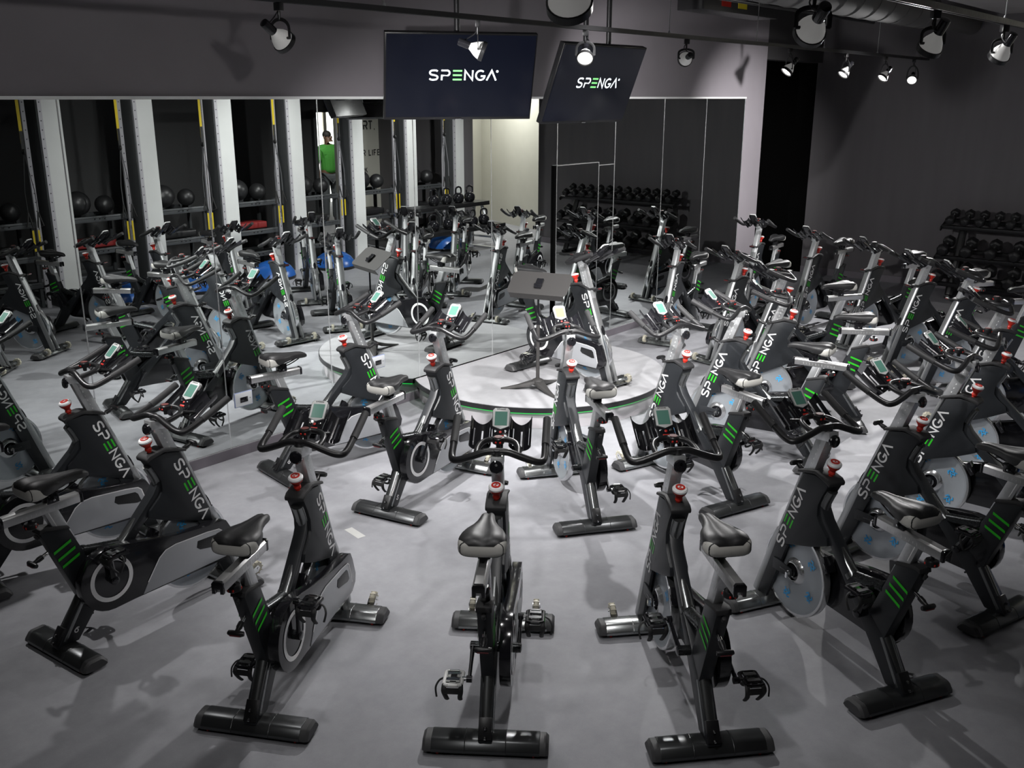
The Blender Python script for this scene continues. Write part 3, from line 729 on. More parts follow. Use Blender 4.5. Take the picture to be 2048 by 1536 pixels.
# music stand on the stage
M_stand = mat('stand_grey', (.040, .038, .037), .6, .1, noise=.1, nscale=120)
ms = thing('music_stand', 'dark grey metal music stand on the stage with slanted desk', 'music stand', (.222, 7.965, STG), math.radians(-24))
mb = MB()
def blade(mb, a):
    R_ = rot('Z', a)
    st = [(.02, .055, .060, .085), (.08, .044, .034, .068), (.17, .028, .014, .040), (.27, .016, .0, .018), (.32, .013, .0, .010)]
    vs = []
    for x, w_, z0, z1 in st: vs += [R_ @ V((x, -w_, z0)), R_ @ V((x, w_, z0)), R_ @ V((x, w_ * .7, z1)), R_ @ V((x, -w_ * .7, z1))]
    fs = [(0, 1, 2, 3), tuple(4 * (len(st) - 1) + j for j in (3, 2, 1, 0))]
    for i in range(len(st) - 1):
        for j in range(4): fs.append((4 * i + j, 4 * i + (j + 1) % 4, 4 * i + 4 + (j + 1) % 4, 4 * i + 4 + j))
    mb.add(vs, fs)
for a in (-158, -38, 80): blade(mb, a)
mb.lathe([(.055, .045), (.05, .085), (.022, .10)], 18); mb.build('base', M_stand, ms, bevel=.004)
mb = MB(); mb.cyl((0, 0, .09), (0, 0, .60), .016, 14); mb.build('pole', M_stand, ms)
mb = MB(); mb.cyl((0, 0, .58), (0, 0, .93), .009, 12); mb.lathe([(.02, .575), (.02, .61), (.012, .615)], 14); mb.build('inner_pole', M_gloss, ms)
mb = MB(); mb.cyl((.0, -.012, .6), (-.045, -.03, .6), .005, 8); mb.box((-.055, -.032, .6), (.02, .006, .03)); mb.build('clamp_screw', M_chrome, ms)
dk = [(-.27, -.10), (-.245, -.125), (.245, -.125), (.27, -.10), (.27, .09), (.235, .125), (-.235, .125), (-.27, .09)]
mb = MB(); mb.prism(dk, -.002, .002); mb.box((0, .03, -.123), (.49, .06, .004)); mb.build('desk', M_stand, ms, M=T(0, .03, .92) @ rot('X', -52))
mb = MB(); mb.box((0, -.012, -.01), (.06, .022, .10)); mb.cyl((-.035, -.02, -.03), (.035, -.02, -.03), .012, 12); mb.build('desk_bracket', M_gloss, ms, M=T(0, .03, .92) @ rot('X', -52), bevel=.003)

# ------------------------------------------------------------------ televisions on poles above the stage
M_tvf = mat('tv_bezel', (.012, .012, .013), .25, rnoise=.05); 
M_scr = mat('tv_screen', (.004, .005, .010), .12, emit=(.010, .014, .034), estr=.13, rnoise=.03)
M_logo = mat('screen_logo_white', (.9, .9, .9), .4, emit=(.85, .95, 1.0), estr=1.3, noise=.01); M_logog = mat('screen_logo_green', (.2, .8, .2), .4, emit=(.25, .85, .25), estr=1.2, noise=.01)
def tv(bl, dirv, label, tilt, poles, W_=1.19, H_=.675):
    e = V((dirv[0], dirv[1], 0)).normalized(); n = V((e.y, -e.x, 0))
    rz = math.atan2(e.y, e.x)
    c = V(bl) + e * (W_ / 2)
    t = thing('television', label, 'television', tuple(c), rz, 'televisions above the stage')
    # local: x along the screen, y away from the viewer (-n), z up; tilt brings the top toward the viewer
    Mt = rot('X', tilt)
    mb = MB(); mb.box((0, .03, H_ / 2), (W_, .05, H_)); mb.box((0, .075, H_ / 2), (W_ * .62, .05, H_ * .6)); mb.build('case', M_tvf, t, M=Mt, bevel=.004)
    mb = MB(); mb.box((0, .003, H_ / 2 + .006), (W_ - .024, .006, H_ - .036)); 
    h = .078; wd = .080; tot = wd * 1.12 * 6 - wd * .12; 
    F = lambda x, y: (x - tot / 2 + .02, -.0012, H_ / 2 - .02 + y)
    word(mb, 'SPENGA', F, h, wd, adv=1.12, mi=1, gi=2, th=.17)
    mb.lathe([(.010, .0012), (.010, .0018)], 12, T(tot / 2 + .02, 0, H_ / 2 + .05) @ rot('X', 90), 1)
    mb.build('screen', [M_scr, M_logo, M_logog], t, M=Mt)
    mb = MB(); mb.box((0, -.001, .006), (.05, .003, .006)); mb.build('badge', M_chrome, t, M=Mt)
    for px in poles:
        mb = MB(); zt = 4.2 - bl[2]; yb = .11 - H_ / 2 * math.sin(math.radians(tilt))
        mb.cyl((px, yb, H_ * .5), (px, yb, zt), .022, 14); mb.box((px, yb - .0, H_ * .48), (.10, .07, .2)); mb.lathe([(.06, zt - .02), (.06, zt)], 16, T(px, yb, 0)); mb.build('hanging_pole', M_rail, t)
    return t
tv((-.985, 7.66, 2.445), (1.17, .30), 'wide hanging television facing the camera with glowing white and green word', 20, [0], 1.165, .665)
tv((.225, 7.80, 2.41), (.68, .73), 'hanging television angled away beside the bright lamp, logo seen slanted', 22, [0, .30], 1.06, .64)

# ------------------------------------------------------------------ track lighting
def track(d, s0, s1, z, lab):
    mb = MB(); L = s1 - s0; mb.box((0, 0, 0), (L, .036, .022)); mb.box((0, .014, -.014), (L, .008, .01)); mb.box((0, -.014, -.014), (L, .008, .01))
    t = tag(mb.build('lighting_track', M_rail, None, tuple(RW((s0 + s1) / 2, d, z)), rz=TH, smooth=False), lab, 'track')
    mb = MB()
    k = int(L / 1.5)
    for i in range(k + 1):
        x = -L / 2 + .3 + i * (L - .6) / k; mb.cyl((x, 0, .01), (x, 0, 4.2 - z), .0035, 6); mb.lathe([(.012, .010), (.006, .03)], 10, T(x, 0, 0))
    mb.build('hanger_wire', M_alus, t)
    return t
track(1.75, -6.6, 6.3, 3.09, 'black lighting track hung parallel to the mirror wall, nearer the mirrors')
track(4.4, -7.4, 2.5, 3.03, 'black lighting track hung over the front row, farther from the mirrors')
M_bulb = mat('bulb_reflector_white', (.74, .74, .72), .3, noise=.03, nscale=30, emit=(1, .98, .95), estr=.10)
M_bulbr = mat('bulb_rim_glow', (.8, .8, .78), .3, noise=.02, emit=(1, .98, .95), estr=1.3)
M_bulbw = mat('bulb_face_lit', (1, 1, 1), .3, emit=(1, .97, .92), estr=14, noise=.01)
def lamp(s, d, z, aim, label, ztrack, power, size=105, lit=True):
    """gimbal track lamp: pivot at (s,d,z), bulb faces the point aim (s,d,z)"""
    p = RW(s, d, z); a = RW(*aim) - p; a.normalize()
    t = thing('track_lamp', label, 'lamp', tuple(p), 0, 'gimbal track lamps')
    yaw = math.atan2(a.y, a.x); pitch = math.asin(a.z)
    t.rotation_euler = (0, 0, yaw)
    Mb = rot('Y', -math.degrees(pitch))        # local +x = aim
    zz = (ztrack - z) / .86; t.scale = (.86, .86, .86)
    mb = MB(); mb.box((0, 0, zz - .046), (.035, .05, .045)); mb.cyl((0, 0, zz - .12), (0, 0, zz - .04), .009, 10); mb.build('track_adapter', M_black, t, bevel=.003)
    mb = MB(); path = [(.0, .074, 0)] + [(0, .074 * math.cos(q), .05 + (zz - .165) * math.sin(q)) for q in [i * PI / 10 for i in range(11)]] + [(0, -.074, 0)]
    mb.tube(path, .011, 8, sx=1.0, sy=.28, ref=(0, 1, 0)); mb.cyl((0, -.078, 0), (0, -.055, 0), .008, 8); mb.cyl((0, .055, 0), (0, .078, 0), .008, 8); mb.build('yoke', M_rail, t)
    mb = MB(); mb.lathe([(.067, .020), (.071, .022), (.071, .050), (.067, .052), (.064, .050), (.064, .022)], 28, Mb @ rot('Y', 90), ring=True); mb.build('gimbal_ring', M_black, t)
    mb = MB(); mb.lathe([(.018, -.075), (.030, -.05), (.052, -.016), (.0615, .008), (.0652, .026), (.0655, .036), (.055, .042)], 28, Mb @ rot('Y', 90), mis=[0, 0, 0, 0, 1, 1, 1]); bl = mb.build('bulb', [M_bulb, M_bulbr], t)
    mb = MB(); mb.lathe([(.054, .041), (.048, .0445), (.02, .048), (.001, .0485)], 28, Mb @ rot('Y', 90)); mb.build('bulb_face', M_bulbw if lit else M_bulb, bl)
    mb = MB(); mb.lathe([(.012, -.155), (.026, -.15), (.028, -.14), (.028, -.066), (.022, -.062)], 20, Mb @ rot('Y', 90)); mb.build('lamp_socket', M_gloss, t)
    e = Mb @ V((-.14, 0, .02)); mb = MB(); mb.tube(catmull([tuple(e), (e.x * .9, .03, .06), (-.02, .03, .5 * zz), (0, .0, zz - .06)], 5), .004, 6); mb.build('cord', M_black, t)
    ld = bpy.data.lights.new('spot', 'SPOT'); ld.energy = power; ld.spot_size = math.radians(size); ld.spot_blend = 1.0; ld.shadow_soft_size = .035; ld.color = (1, .985, .98)
    lo = bpy.data.objects.new('lamp_or_fill_light', ld); COL.objects.link(lo); lo.parent = t
    lo.location = Mb @ V((.075, 0, 0)); lo.rotation_euler = (Mb @ rot('Y', -90)).to_euler()
    return t
PW = 1.0
lamp(-3.95, 1.75, 2.90, (.3, 1.2, .2), 'gimbal track lamp above the long mirror, seen from behind with glowing rim', 3.09, 600 * PW)
lamp(-2.44, 1.75, 2.90, (-.4, 4.0, 1.7), 'gimbal track lamp in front of the wide television, white bulb seen side on', 3.09, 480 * PW, 80)
lamp(-1.29, 1.75, 2.90, (-4.6, 3.95, 0), 'gimbal track lamp glaring straight at the camera before the angled television', 3.09, 270 * PW, 64)
lamp(.13, 1.75, 2.92, (2.0, -.2, 2.45), 'gimbal track lamp aimed at the mauve wall above the mirror end', 3.09, 173 * PW, 70)
lamp(2.12, 1.75, 2.88, (.35, .45, .3), 'gimbal track lamp with lit face, first of three before the dark passage', 3.09, 30 * PW)
lamp(3.55, 1.75, 2.88, (1.7, .6, .2), 'gimbal track lamp with lit face, middle of three before the dark passage', 3.09, 200 * PW)
lamp(4.76, 1.75, 2.86, (2.7, .6, .2), 'gimbal track lamp with lit face, last of three before the dark passage', 3.09, 40 * PW)
lamp(5.76, 1.75, 2.84, (1.2, 3.0, 0), 'small glaring gimbal track lamp at the far end of the mirror track', 3.09, 700 * PW)
lamp(-5.07, 4.4, 2.86, (-2.2, 2.6, 0), 'large gimbal track lamp cut by the upper frame edge', 3.03, 70 * PW)
lamp(-3.55, 4.4, 2.86, (-.3, 1.2, .2), 'large gimbal track lamp with round white back and glowing rim on the front track', 3.03, 980 * PW, 46)
lamp(-2.14, 4.4, 2.86, (-.9, 2.6, 0), 'gimbal track lamp side on with grey bulb below the round duct', 3.03, 150 * PW)
lamp(-.88, 4.4, 2.86, (.6, 2.5, 0), 'gimbal track lamp side on near the upper frame corner', 3.03, 170 * PW, 62)

# ------------------------------------------------------------------ ceiling services
M_duct = mat('duct_grey', (.085, .083, .083), .75, 0.0, noise=.08, nscale=10)
t = thing('air_duct', 'round grey spiral air duct under the dark ceiling', 'duct', tuple(RW(2.0, 2.0, 3.60)), TH)
mb = MB(); mb.cyl((-4.6, 0, 0), (3.1, 0, 0), .21, 32); mb.cyl((3.1, 0, -.02), (5.1, 0, -.06), .13, 24); mb.build('duct_body', M_duct, t)
mb = MB()
for i in range(18): mb.lathe([(.208, -.008), (.217, -.006), (.217, .006), (.208, .008)], 32, T(-4.4 + i * .43, 0, 0) @ rot('Y', 90))
mb.build('duct_rib', M_duct, t)
mb = MB(); mb.cyl((-4.0, .0, .2), (-4.0, 0, .6), .01, 8); mb.cyl((0, 0, .2), (0, 0, .6), .01, 8); mb.build('duct_hanger', M_rail, t)
struct(quadbox('ceiling_soffit', mat('soffit_grey', (.30, .29, .29), .8, noise=.1, nscale=4), -7.4, 6.4, 2.55, 5.2, 3.60, 3.66))
t = thing('ceiling_box', 'long dark box under the ceiling with a red and a yellow tag', 'box', tuple(RW(2.75, .75, 3.46)), TH)
mb = MB(); mb.box((0, 0, .2), (1.7, .3, .4)); mb.build('case', M_rail, t, bevel=.004)
mb = MB(); mb.box((-.38, -.152, .10), (.2, .004, .10)); mb.build('red_tag', M_redd, t)
mb = MB(); mb.box((-.02, -.152, .10), (.2, .004, .10)); mb.build('yellow_tag', mat('tag_yellow', (.75, .6, .02), .5, noise=.05), t)
mb = MB(); mb.cyl((-.6, 0, .4), (-.6, 0, .74), .012, 8); mb.cyl((.6, 0, .4), (.6, 0, .74), .012, 8); mb.build('hanger', M_rail, t)
mb = MB(); mb.cyl((-3, 0, 0), (3, 0, 0), .025, 12); 
tag(mb.build('conduit', M_rail, None, tuple(RW(3.0, 1.1, 3.55)), rz=TH), 'straight dark conduit pipe running below the ceiling past the duct', 'pipe')

# ------------------------------------------------------------------ dumbbell rack on the dark wall
M_rack = mat('rack_black', (.014, .014, .015), .35, rnoise=.08); M_hex = mat('hex_rubber', (.013, .013, .014), .36, bump=.1, nscale=150)
RKS, RKD0, RKD1 = 6.72, 2.08, 4.35
rk = thing('dumbbell_rack', 'black three tier dumbbell rack standing along the dark wall', 'rack', tuple(RW(RKS, (RKD0 + RKD1) / 2, 0)), TH)
# local x = along s (toward the wall), y = -d
Ls = RKD1 - RKD0
tiers = [(.97, .02, 12), (.58, -.12, 8), (.24, -.24, 8)]
for yy in (-Ls / 2 + .25, Ls / 2 - .25):
    mb = MB(); mb.tube([(-.34, yy, .03), (.30, yy, .03)], .035, 8, sx=.8, sy=1.2); mb.tube(catmull([(-.28, yy, .05), (-.20, yy, .25), (-.08, yy, .60), (.06, yy, .93)], 5), .04, 8, sy=1.3); mb.tube([(.22, yy, .05), (.1, yy, .62)], .03, 8); mb.build('upright', M_rack, rk, bevel=.003)
for (z, x, n) in tiers:
    mb = MB()
    for q, dz in ((-.10, -.035), (.10, .035)): mb.box((x + q, 0, z + dz), (.045, Ls, .05), rot('Y', -18))
    for yy in (-Ls / 2, Ls / 2): mb.prism([(x - .17, z - .07), (x - .15, z - .03), (x + .14, z + .07), (x + .17, z + .055), (x + .17, z + .01), (x - .14, z - .09)], yy - .006, yy + .006)
    mb.build('shelf', M_rack, rk, bevel=.002)
def dumbbell_mesh(r):
    mb = MB(); hx = [(r * math.cos(PI / 6 + i * PI / 3), r * math.sin(PI / 6 + i * PI / 3)) for i in range(6)]
    for q in (-1, 1):
        n = 6; x0, x1, x2, x3 = q * .062, q * .078, q * (.078 + r * 1.15), q * (.078 + r * 1.5)
        vs = []
        for x, k in ((x0, .72), (x1, 1), (x2, 1), (x3, .66)): vs += [(x, a * k, b * k) for a, b in hx]
        fs = [list(range(6))[::-1], list(range(18, 24))] + [[l * 6 + i, l * 6 + (i + 1) % 6, l * 6 + 6 + (i + 1) % 6, l * 6 + 6 + i] for l in range(3) for i in range(6)]
        mb.add(vs, fs)
    return mb
tname = ['top', 'middle', 'bottom']
for ti, (z, x, n) in enumerate(tiers):
    r = (.064, .082, .088)[ti]
    src = dumbbell_mesh(r).build('dumbbell', M_hex, None, bevel=.004)
    hd = MB(); hd.tube([(-.07, 0, 0), (-.03, 0, 0), (0, 0, 0), (.03, 0, 0), (.07, 0, 0)], [.013, .016, .017, .016, .013], 12); hd.build('handle', M_chrome, src)
    for i in range(n):
        o = src if i == 0 else copy_tree(src)
        yy = Ls / 2 - .10 - (Ls - .2) * i / (n - 1)
        lc = Matrix.Rotation(TH, 4, 'Z') @ V((x, yy, z + .038 + r * .86)); o.location = V(rk.location) + lc
        o.rotation_euler = (0, math.radians(-19), TH)
        tag(o, 'black hex dumbbell on the %s tier, %s from the mirror end of the rack' % (tname[ti], ordn[i]), 'dumbbell', 'dumbbells on the wall rack')
mb = MB(); mb.box((0, 0, 0), (.03, .16, .12)); tag(mb.build('wall_box', M_gloss, None, tuple(RW(SR - .02, 3.1, .62)), rz=TH, bevel=.004), 'black power box on the dark wall behind the dumbbell rack', 'outlet')

# ------------------------------------------------------------------ far side seen in the mirror: bay columns, shelves, balls, straps
DP = 6.3
pil = [-2.655, -1.418, -.165, 1.070, 2.31, 3.555, 4.78, 6.0]
M_hole = mat('upright_light', (.50, .49, .52), .4, .3, noise=.05)
for i, s_ in enumerate(pil):
    t = thing('bay_column', 'tall white bay column with shaded side, %s in the row facing the mirrors' % ordn[i], 'column', tuple(RW(s_, DP + .17, 0)), TH, 'bay columns facing the mirrors')
    # local y = toward mirror; the -x face is coloured dark for its shade, the mirror face white
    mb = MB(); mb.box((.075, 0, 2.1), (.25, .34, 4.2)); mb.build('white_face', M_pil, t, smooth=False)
    mb = MB(); mb.box((-.075, .02, 2.1), (.06, .30, 4.2)); mb.build('shaded_side', M_pild, t, smooth=False)
    for x_, y_ in ((-.065, .175), (-.20, .02)):
        mb = MB(); mb.box((x_, y_, 1.6), (.05, .03, 3.2))
        for k in range(26): mb.box((x_, y_ + .0155, .25 + k * .11), (.014, .002, .014), None, 1)
        mb.build('perforated_upright', [M_hole, M_pild], t, smooth=False)
M_void2 = mat('bay_dark', (.03, .03, .031), .6, noise=.2)
struct(quadbox('wall_bays_dark', M_void2, -7.6, 4.55, 8.6, 8.75, 0, 4.2))
struct(quadbox('wall_bays_beige', M_beige, 5.2, 9.9, 8.6, 8.75, 0, 4.2))
struct(quadbox('wall_bays_lintel', M_void2, 4.55, 5.2, 8.6, 8.75, 2.35, 4.2))
struct(quadbox('wall_bays_end', M_wallk, 6.22, 6.45, 6.3, 8.6, 0, 4.2))
struct(quadbox('door_2', M_pild, 4.55, 4.62, 8.52, 8.8, 0, 2.4))
# wall text in the bays
M_txt = mat('wall_text', (.03, .03, .03), .6, noise=.05)
mb = MB()
for txt, x, z, h in (('HURT.', 5.55, 2.02, .16), ('YOUR LIFE.', 5.5, 1.52, .11), ('WORK', 5.6, 1.2, .09), ('WORKOUT', 6.75, 2.32, .10), ('ENDS.', 6.75, 2.02, .16), ('GOES', 7.6, 2.02, .10), ('FIND PEACE.', 6.7, 1.50, .13), ("I WON'T", 7.2, 1.2, .11)):
    word(mb, txt, lambda a, b_, x=x, z=z: (-(x + a) + 5.2, 0, z + b_), h, h * .75, th=.2)
# text reads from the room: local x runs against s there
tx = mb.build('wall_lettering', M_txt, None, tuple(RW(5.2, 8.595, 0)), rz=TH + PI, smooth=False); struct(tx)
M_shelf = mat('shelf_grey', (.085, .09, .095), .45, .4, rnoise=.05); M_slam = mat('slam_ball', (.018, .018, .019), .36, bump=.5, nscale=22)
M_bosu = mat('bosu_blue', (.015, .10, .38), .3, noise=.08); M_yel = mat('strap_yellow', (.60, .45, .01), .6, noise=.06); M_strapk = mat('strap_black', (.012, .012, .012), .6, noise=.1); M_strapw = mat('strap_grey', (.20, .20, .21), .6, noise=.05)
M_redbox = mat('red_mat', (.22, .015, .015), .6, noise=.1)
first_rack = None; first_ball = None; first_strap = None; first_bosu = None
for i in range(len(pil) - 1):
    a, bq = pil[i] + .22, pil[i + 1] - .23
    c = (a + bq) / 2
    if first_rack is None:
        t = thing('storage_rack', 'x', 'rack', (0, 0, 0), TH, 'storage racks in the bays'); W_ = bq - a
        for nm, z in (('upper_shelf', 1.07), ('lower_shelf', .64), ('bottom_shelf', .30)):
            mb = MB(); mb.box((0, .24, z), (W_, .03, .075)); mb.box((0, -.24, z), (W_, .03, .075)); mb.box((0, 0, z - .02), (W_, .46, .02)); mb.box((-.0, .257, z + .012), (W_ * .9, .004, .008), None, 1)
            for q in (-.07, 0, .07): mb.lathe([(.012, 0), (.012, .004)], 10, T(q, .258, z) @ rot('X', -90), 1)
            mb.build(nm, [M_shelf, M_gloss], t, bevel=.003)
        for x_ in (-W_ / 2 + .02, W_ / 2 - .02):
            mb = MB(); mb.box((x_, .2, .56), (.04, .05, 1.12)); mb.box((x_, -.2, .56), (.04, .05, 1.12)); mb.build('rack_leg', M_shelf, t)
        first_rack = t
    else: t = copy_tree(first_rack)
    t.location = RW(c, DP + .42, 0); tag(t, 'dark grey three shelf storage rack in bay %s from the near end' % ordn[i], 'rack', 'storage racks in the bays')
    for k, (dx, r, z) in enumerate(((-.17, .165, 1.07), (.20, .125, 1.07))):
        if first_ball is None:
            mb = MB(); mb.ball((0, 0, 1), 1.0, 26, 16); first_ball = mb.build('slam_ball', M_slam, None); o = first_ball
        else: o = copy_tree(first_ball)
        o.scale = (r, r, r * .97); o.location = RW(c + dx, DP + .38, z + .038)
        tag(o, '%s black slam ball on the upper shelf of bay %s' % (('larger', 'smaller')[k], ordn[i]), 'ball', 'slam balls in the bays')
    # folded mats and red boxes on the lower shelves
    mb = MB(); mb.box((0, 0, .05), (.6, .34, .1)); o = mb.build('exercise_mat', M_redbox if i in (1, 3) else M_rack, None, tuple(RW(c - .05, DP + .42, .678)), rz=TH, bevel=.02, seg=3)
    tag(o, ('folded red mat' if i in (1, 3) else 'folded black mat') + ' on the lower shelf of bay %s' % ordn[i], 'mat', 'mats in the bays')
    # suspension straps
    if first_strap is None:
        t = thing('suspension_strap', 'x', 'strap', (0, 0, 0), TH, 'suspension straps')
        mb = MB(); mb.box((0, 0, 2.50), (.036, .004, .85)); mb.build('anchor_strap', M_yel, t)
        mb = MB(); mb.box((0, 0, 2.1), (.035, .006, .25)); mb.lathe([(.03, -.01), (.036, 0), (.03, .01)], 12, T(0, 0, 1.98) @ rot('Y', 90)); mb.build('buckle', M_strapk, t)
        for q in (-1, 1):
            mb = MB(); mb.tube([(0, 0, 1.98), (q * .06, .02, 1.5), (q * .06, .03, 1.25)], .011, 6, sx=.2, sy=1); mb.build('strap_leg', M_strapw, t)
            mb = MB(); mb.tube([(q * .06, .03, 1.25), (q * .10, .05, 1.08), (q * .03, .05, 1.06), (q * .06, .03, 1.25)], .010, 8); mb.build('handle', M_strapk, t)
            mb = MB(); mb.box((q * .035, .035, .90), (.022, .006, .26)); mb.build('foot_loop', M_yel, t)
        first_strap = t
    else: t = copy_tree(first_strap)
    t.location = RW(bq - .10, DP - .02, 0); tag(t, 'yellow and black suspension strap hanging at the far side of bay %s' % ordn[i], 'strap', 'suspension straps')
mb = MB(); mb.box((0, 0, 0), (10.5, .06, .06)); tag(mb.build('strap_rail', M_rail, None, tuple(RW(1.7, DP - .02, 2.95)), rz=TH), 'dark rail over the bays carrying the suspension straps', 'rail')
for i, (s_, lab) in enumerate(((-.71, 'first'), (.25, 'second'), (1.57, 'third'), (2.76, 'fourth'), (5.35, 'fifth'))):
    if first_bosu is None:
        t = thing('balance_trainer', 'x', 'balance trainer', (0, 0, 0), TH, 'balance trainers')
        mb = MB(); mb.lathe([(.325, .045), (.31, .11), (.26, .18), (.19, .23), (.10, .26), (.01, .27)], 32); mb.build('dome', M_bosu, t)
        mb = MB(); mb.lathe([(.30, .0), (.33, .012), (.335, .04), (.32, .048)], 32); mb.build('platform', M_rack, t); first_bosu = t
    else: t = copy_tree(first_bosu)
    t.location = RW(s_, 5.98, 0); tag(t, 'blue half dome balance trainer on the floor before the bays, %s from the near end' % lab, 'balance trainer', 'balance trainers')
# kettlebell rack
kb = thing('kettlebell_rack', 'two tier black topped kettlebell rack on silver legs before the last columns', 'rack', tuple(RW(5.08, 5.72, 0)), TH)
mb = MB(); mb.box((0, 0, .80), (1.92, .36, .07)); mb.build('upper_shelf', M_rack, kb, bevel=.004)
mb = MB(); mb.box((0, .30, .42), (2.1, .36, .07)); mb.build('lower_shelf', M_rack, kb, bevel=.004)
for x_ in (-.88, .88):
    mb = MB(); mb.tube([(x_, -.12, .77), (x_, -.22, .02)], .03, 8); mb.tube([(x_, .05, .77), (x_, .42, .02)], .03, 8); mb.tube([(x_, -.19, .2), (x_, .32, .2)], .022, 8); mb.box((x_, .10, .012), (.08, .74, .024)); mb.build('frame_leg', M_alus, kb)
first = None
for row, (z, y, xs) in enumerate(((.835, 0, (-.30, .02, .33, .62)), (.455, .30, (-.62, -.26, .06, .36, .66)))):
    for i, x_ in enumerate(xs):
        if first is None:
            t = thing('kettlebell', 'x', 'kettlebell', (0, 0, 0), 0, 'kettlebells on their rack')
            mb = MB(); mb.lathe([(.06, 0), (.085, .02), (.10, .07), (.095, .12), (.065, .16), (.03, .175)], 22); mb.build('bell', M_gloss, t)
            mb = MB(); mb.tube(catmull([(0, -.06, .135), (0, -.075, .20), (0, -.06, .255), (0, 0, .275), (0, .06, .255), (0, .075, .20), (0, .06, .135)], 4), .016, 10); mb.build('handle', M_gloss, t); first = t
        else: t = copy_tree(first)
        p = V(kb.location) + Matrix.Rotation(TH, 4, 'Z') @ V((x_, y, z)); t.location = p; t.rotation_euler = (0, 0, TH + PI / 2 + .2 * math.sin(i * 3 + row))
        tag(t, 'black kettlebell on the %s tier of its rack, %s from the near end' % (('upper', 'lower')[row], ordn[i]), 'kettlebell', 'kettlebells on their rack')
# thermostat
mb = MB(); mb.box((0, 0, 0), (.15, .03, .12)); mb.box((.03, .016, 0), (.06, .004, .07), None, 1)
pth = A_ + (B_ - A_) * .52 + nrm * .075
tag(mb.build('thermostat', [M_owhite, mat('thermostat_teal', (.03, .35, .33), .4, noise=.05)], None, (pth.x, pth.y, 1.62), rz=an, bevel=.003), 'small white and teal thermostat on the beige wall', 'thermostat')
# bright window far beyond the doorway in the bays
M_win = mat('daylight_pane', (.9, .9, .88), .5, emit=(1, .99, .95), estr=3.0, noise=.01); M_wframe = mat('window_frame_beige', (.6, .57, .48), .6, noise=.05)
wr = MB(); wr.box((0, 0, 1.5), (2.2, .04, 3.0)); wo = wr.build('window_1', M_win, None, tuple(RW(9.2, 14.0, 0)), rz=TH, smooth=False); struct(wo)
mb = MB()
for x_ in (-1.1, -.62, -.28, .1, .5, 1.1): mb.box((x_, .04, 1.5), (.10, .05, 3.0))
mb.box((0, .04, 1.05), (2.2, .05, .1)); mb.build('window_frame', M_wframe, wo, smooth=False)

# ------------------------------------------------------------------ the person beyond the doorway (seen in the mirror)
M_skin = mat('skin', (.16, .085, .055), .55, noise=.06); M_polo = mat('green_polo', (.06, .30, .04), .75, noise=.1, nscale=60); M_trs = mat('grey_trousers', (.10, .11, .12), .75, noise=.08, nscale=60); M_hair = mat('short_hair', (.02, .016, .014), .7, noise=.1)
def skin_obj(name, verts, edges, radii, m, parent, sub=2):
    me = bpy.data.meshes.new(name); me.from_pydata(verts, edges, []); me.materials.append(m)
    o = bpy.data.objects.new(name, me); COL.objects.link(o); o.parent = parent
    o.modifiers.new('skin', 'SKIN'); 
    for i, sv in enumerate(me.skin_vertices[0].data):
        r = radii[i]; sv.radius = r if isinstance(r, tuple) else (r, r); sv.use_root = (i == 0)
    o.modifiers.new('sub', 'SUBSURF').levels = sub; o.modifiers['sub'].render_levels = sub
    for p in me.polygons: p.use_smooth = True
    return o
ps = thing('person', 'person in a green polo shirt and grey trousers standing in a bright doorway', 'person', tuple(RW(6.35, 10.32, 0)), TH - PI / 2 + .15 + PI)
SCALE = 1.09
vs = [(0, 0, .98), (0, 0, 1.12), (0, .01, 1.30), (0, .0, 1.45), (0, 0, 1.53), (.02, 0, 1.60), (.02, 0, 1.70),
      (0, .19, 1.43), (-.02, .25, 1.16), (.04, .25, .90), (.06, .24, .80), (0, -.19, 1.43), (-.02, -.25, 1.16), (.04, -.25, .90), (.06, -.24, .80),
      (0, .10, .92), (.02, .11, .50), (-.01, .11, .08), (.13, .12, .03), (0, -.10, .92), (.02, -.11, .50), (-.01, -.11, .08), (.13, -.12, .03)]
es = [(0, 1), (1, 2), (2, 3), (3, 4), (4, 5), (5, 6), (3, 7), (7, 8), (8, 9), (9, 10), (3, 11), (11, 12), (12, 13), (13, 14), (0, 15), (15, 16), (16, 17), (17, 18), (0, 19), (19, 20), (20, 21), (21, 22)]
rr = [(.13, .16), (.12, .16), (.13, .17), (.11, .15), (.055, .055), (.085, .07), (.08, .068), .06, .045, .035, .04, .06, .045, .035, .04, .09, .06, .045, .035, .09, .06, .045, .035]
body = skin_obj('body', vs, es, rr, M_skin, ps); body.scale = (SCALE,) * 3
pv = [(0, 0, .96), (0, 0, 1.12), (0, .01, 1.30), (0, 0, 1.46), (0, 0, 1.54), (0, .19, 1.44), (-.015, .245, 1.18), (0, -.19, 1.44), (-.015, -.245, 1.18)]
pe = [(0, 1), (1, 2), (2, 3), (3, 4), (3, 5), (5, 6), (3, 7), (7, 8)]
po = skin_obj('polo_shirt', pv, pe, [(.165, .19), (.15, .18), (.155, .195), (.15, .20), (.085, .085), .10, .08, .10, .08], M_polo, ps); po.scale = (SCALE,) * 3
tv_ = [(0, 0, 1.0), (0, .10, .90), (.02, .11, .50), (-.01, .11, .10), (0, -.10, .90), (.02, -.11, .50), (-.01, -.11, .10)]
to = skin_obj('trousers', tv_, [(0, 1), (1, 2), (2, 3), (0, 4), (4, 5), (5, 6)], [(.13, .16), .105, .08, .07, .105, .08, .07], M_trs, ps); to.scale = (SCALE,) * 3
mb = MB(); mb.ball((-.022, 0, 1.715), (.090, .084, .078), 18, 12); ho = mb.build('hair', M_hair, ps); ho.scale = (SCALE,) * 3
mb = MB(); mb.ball((.105, 0, 1.655), (.018, .013, .02), 10, 8)
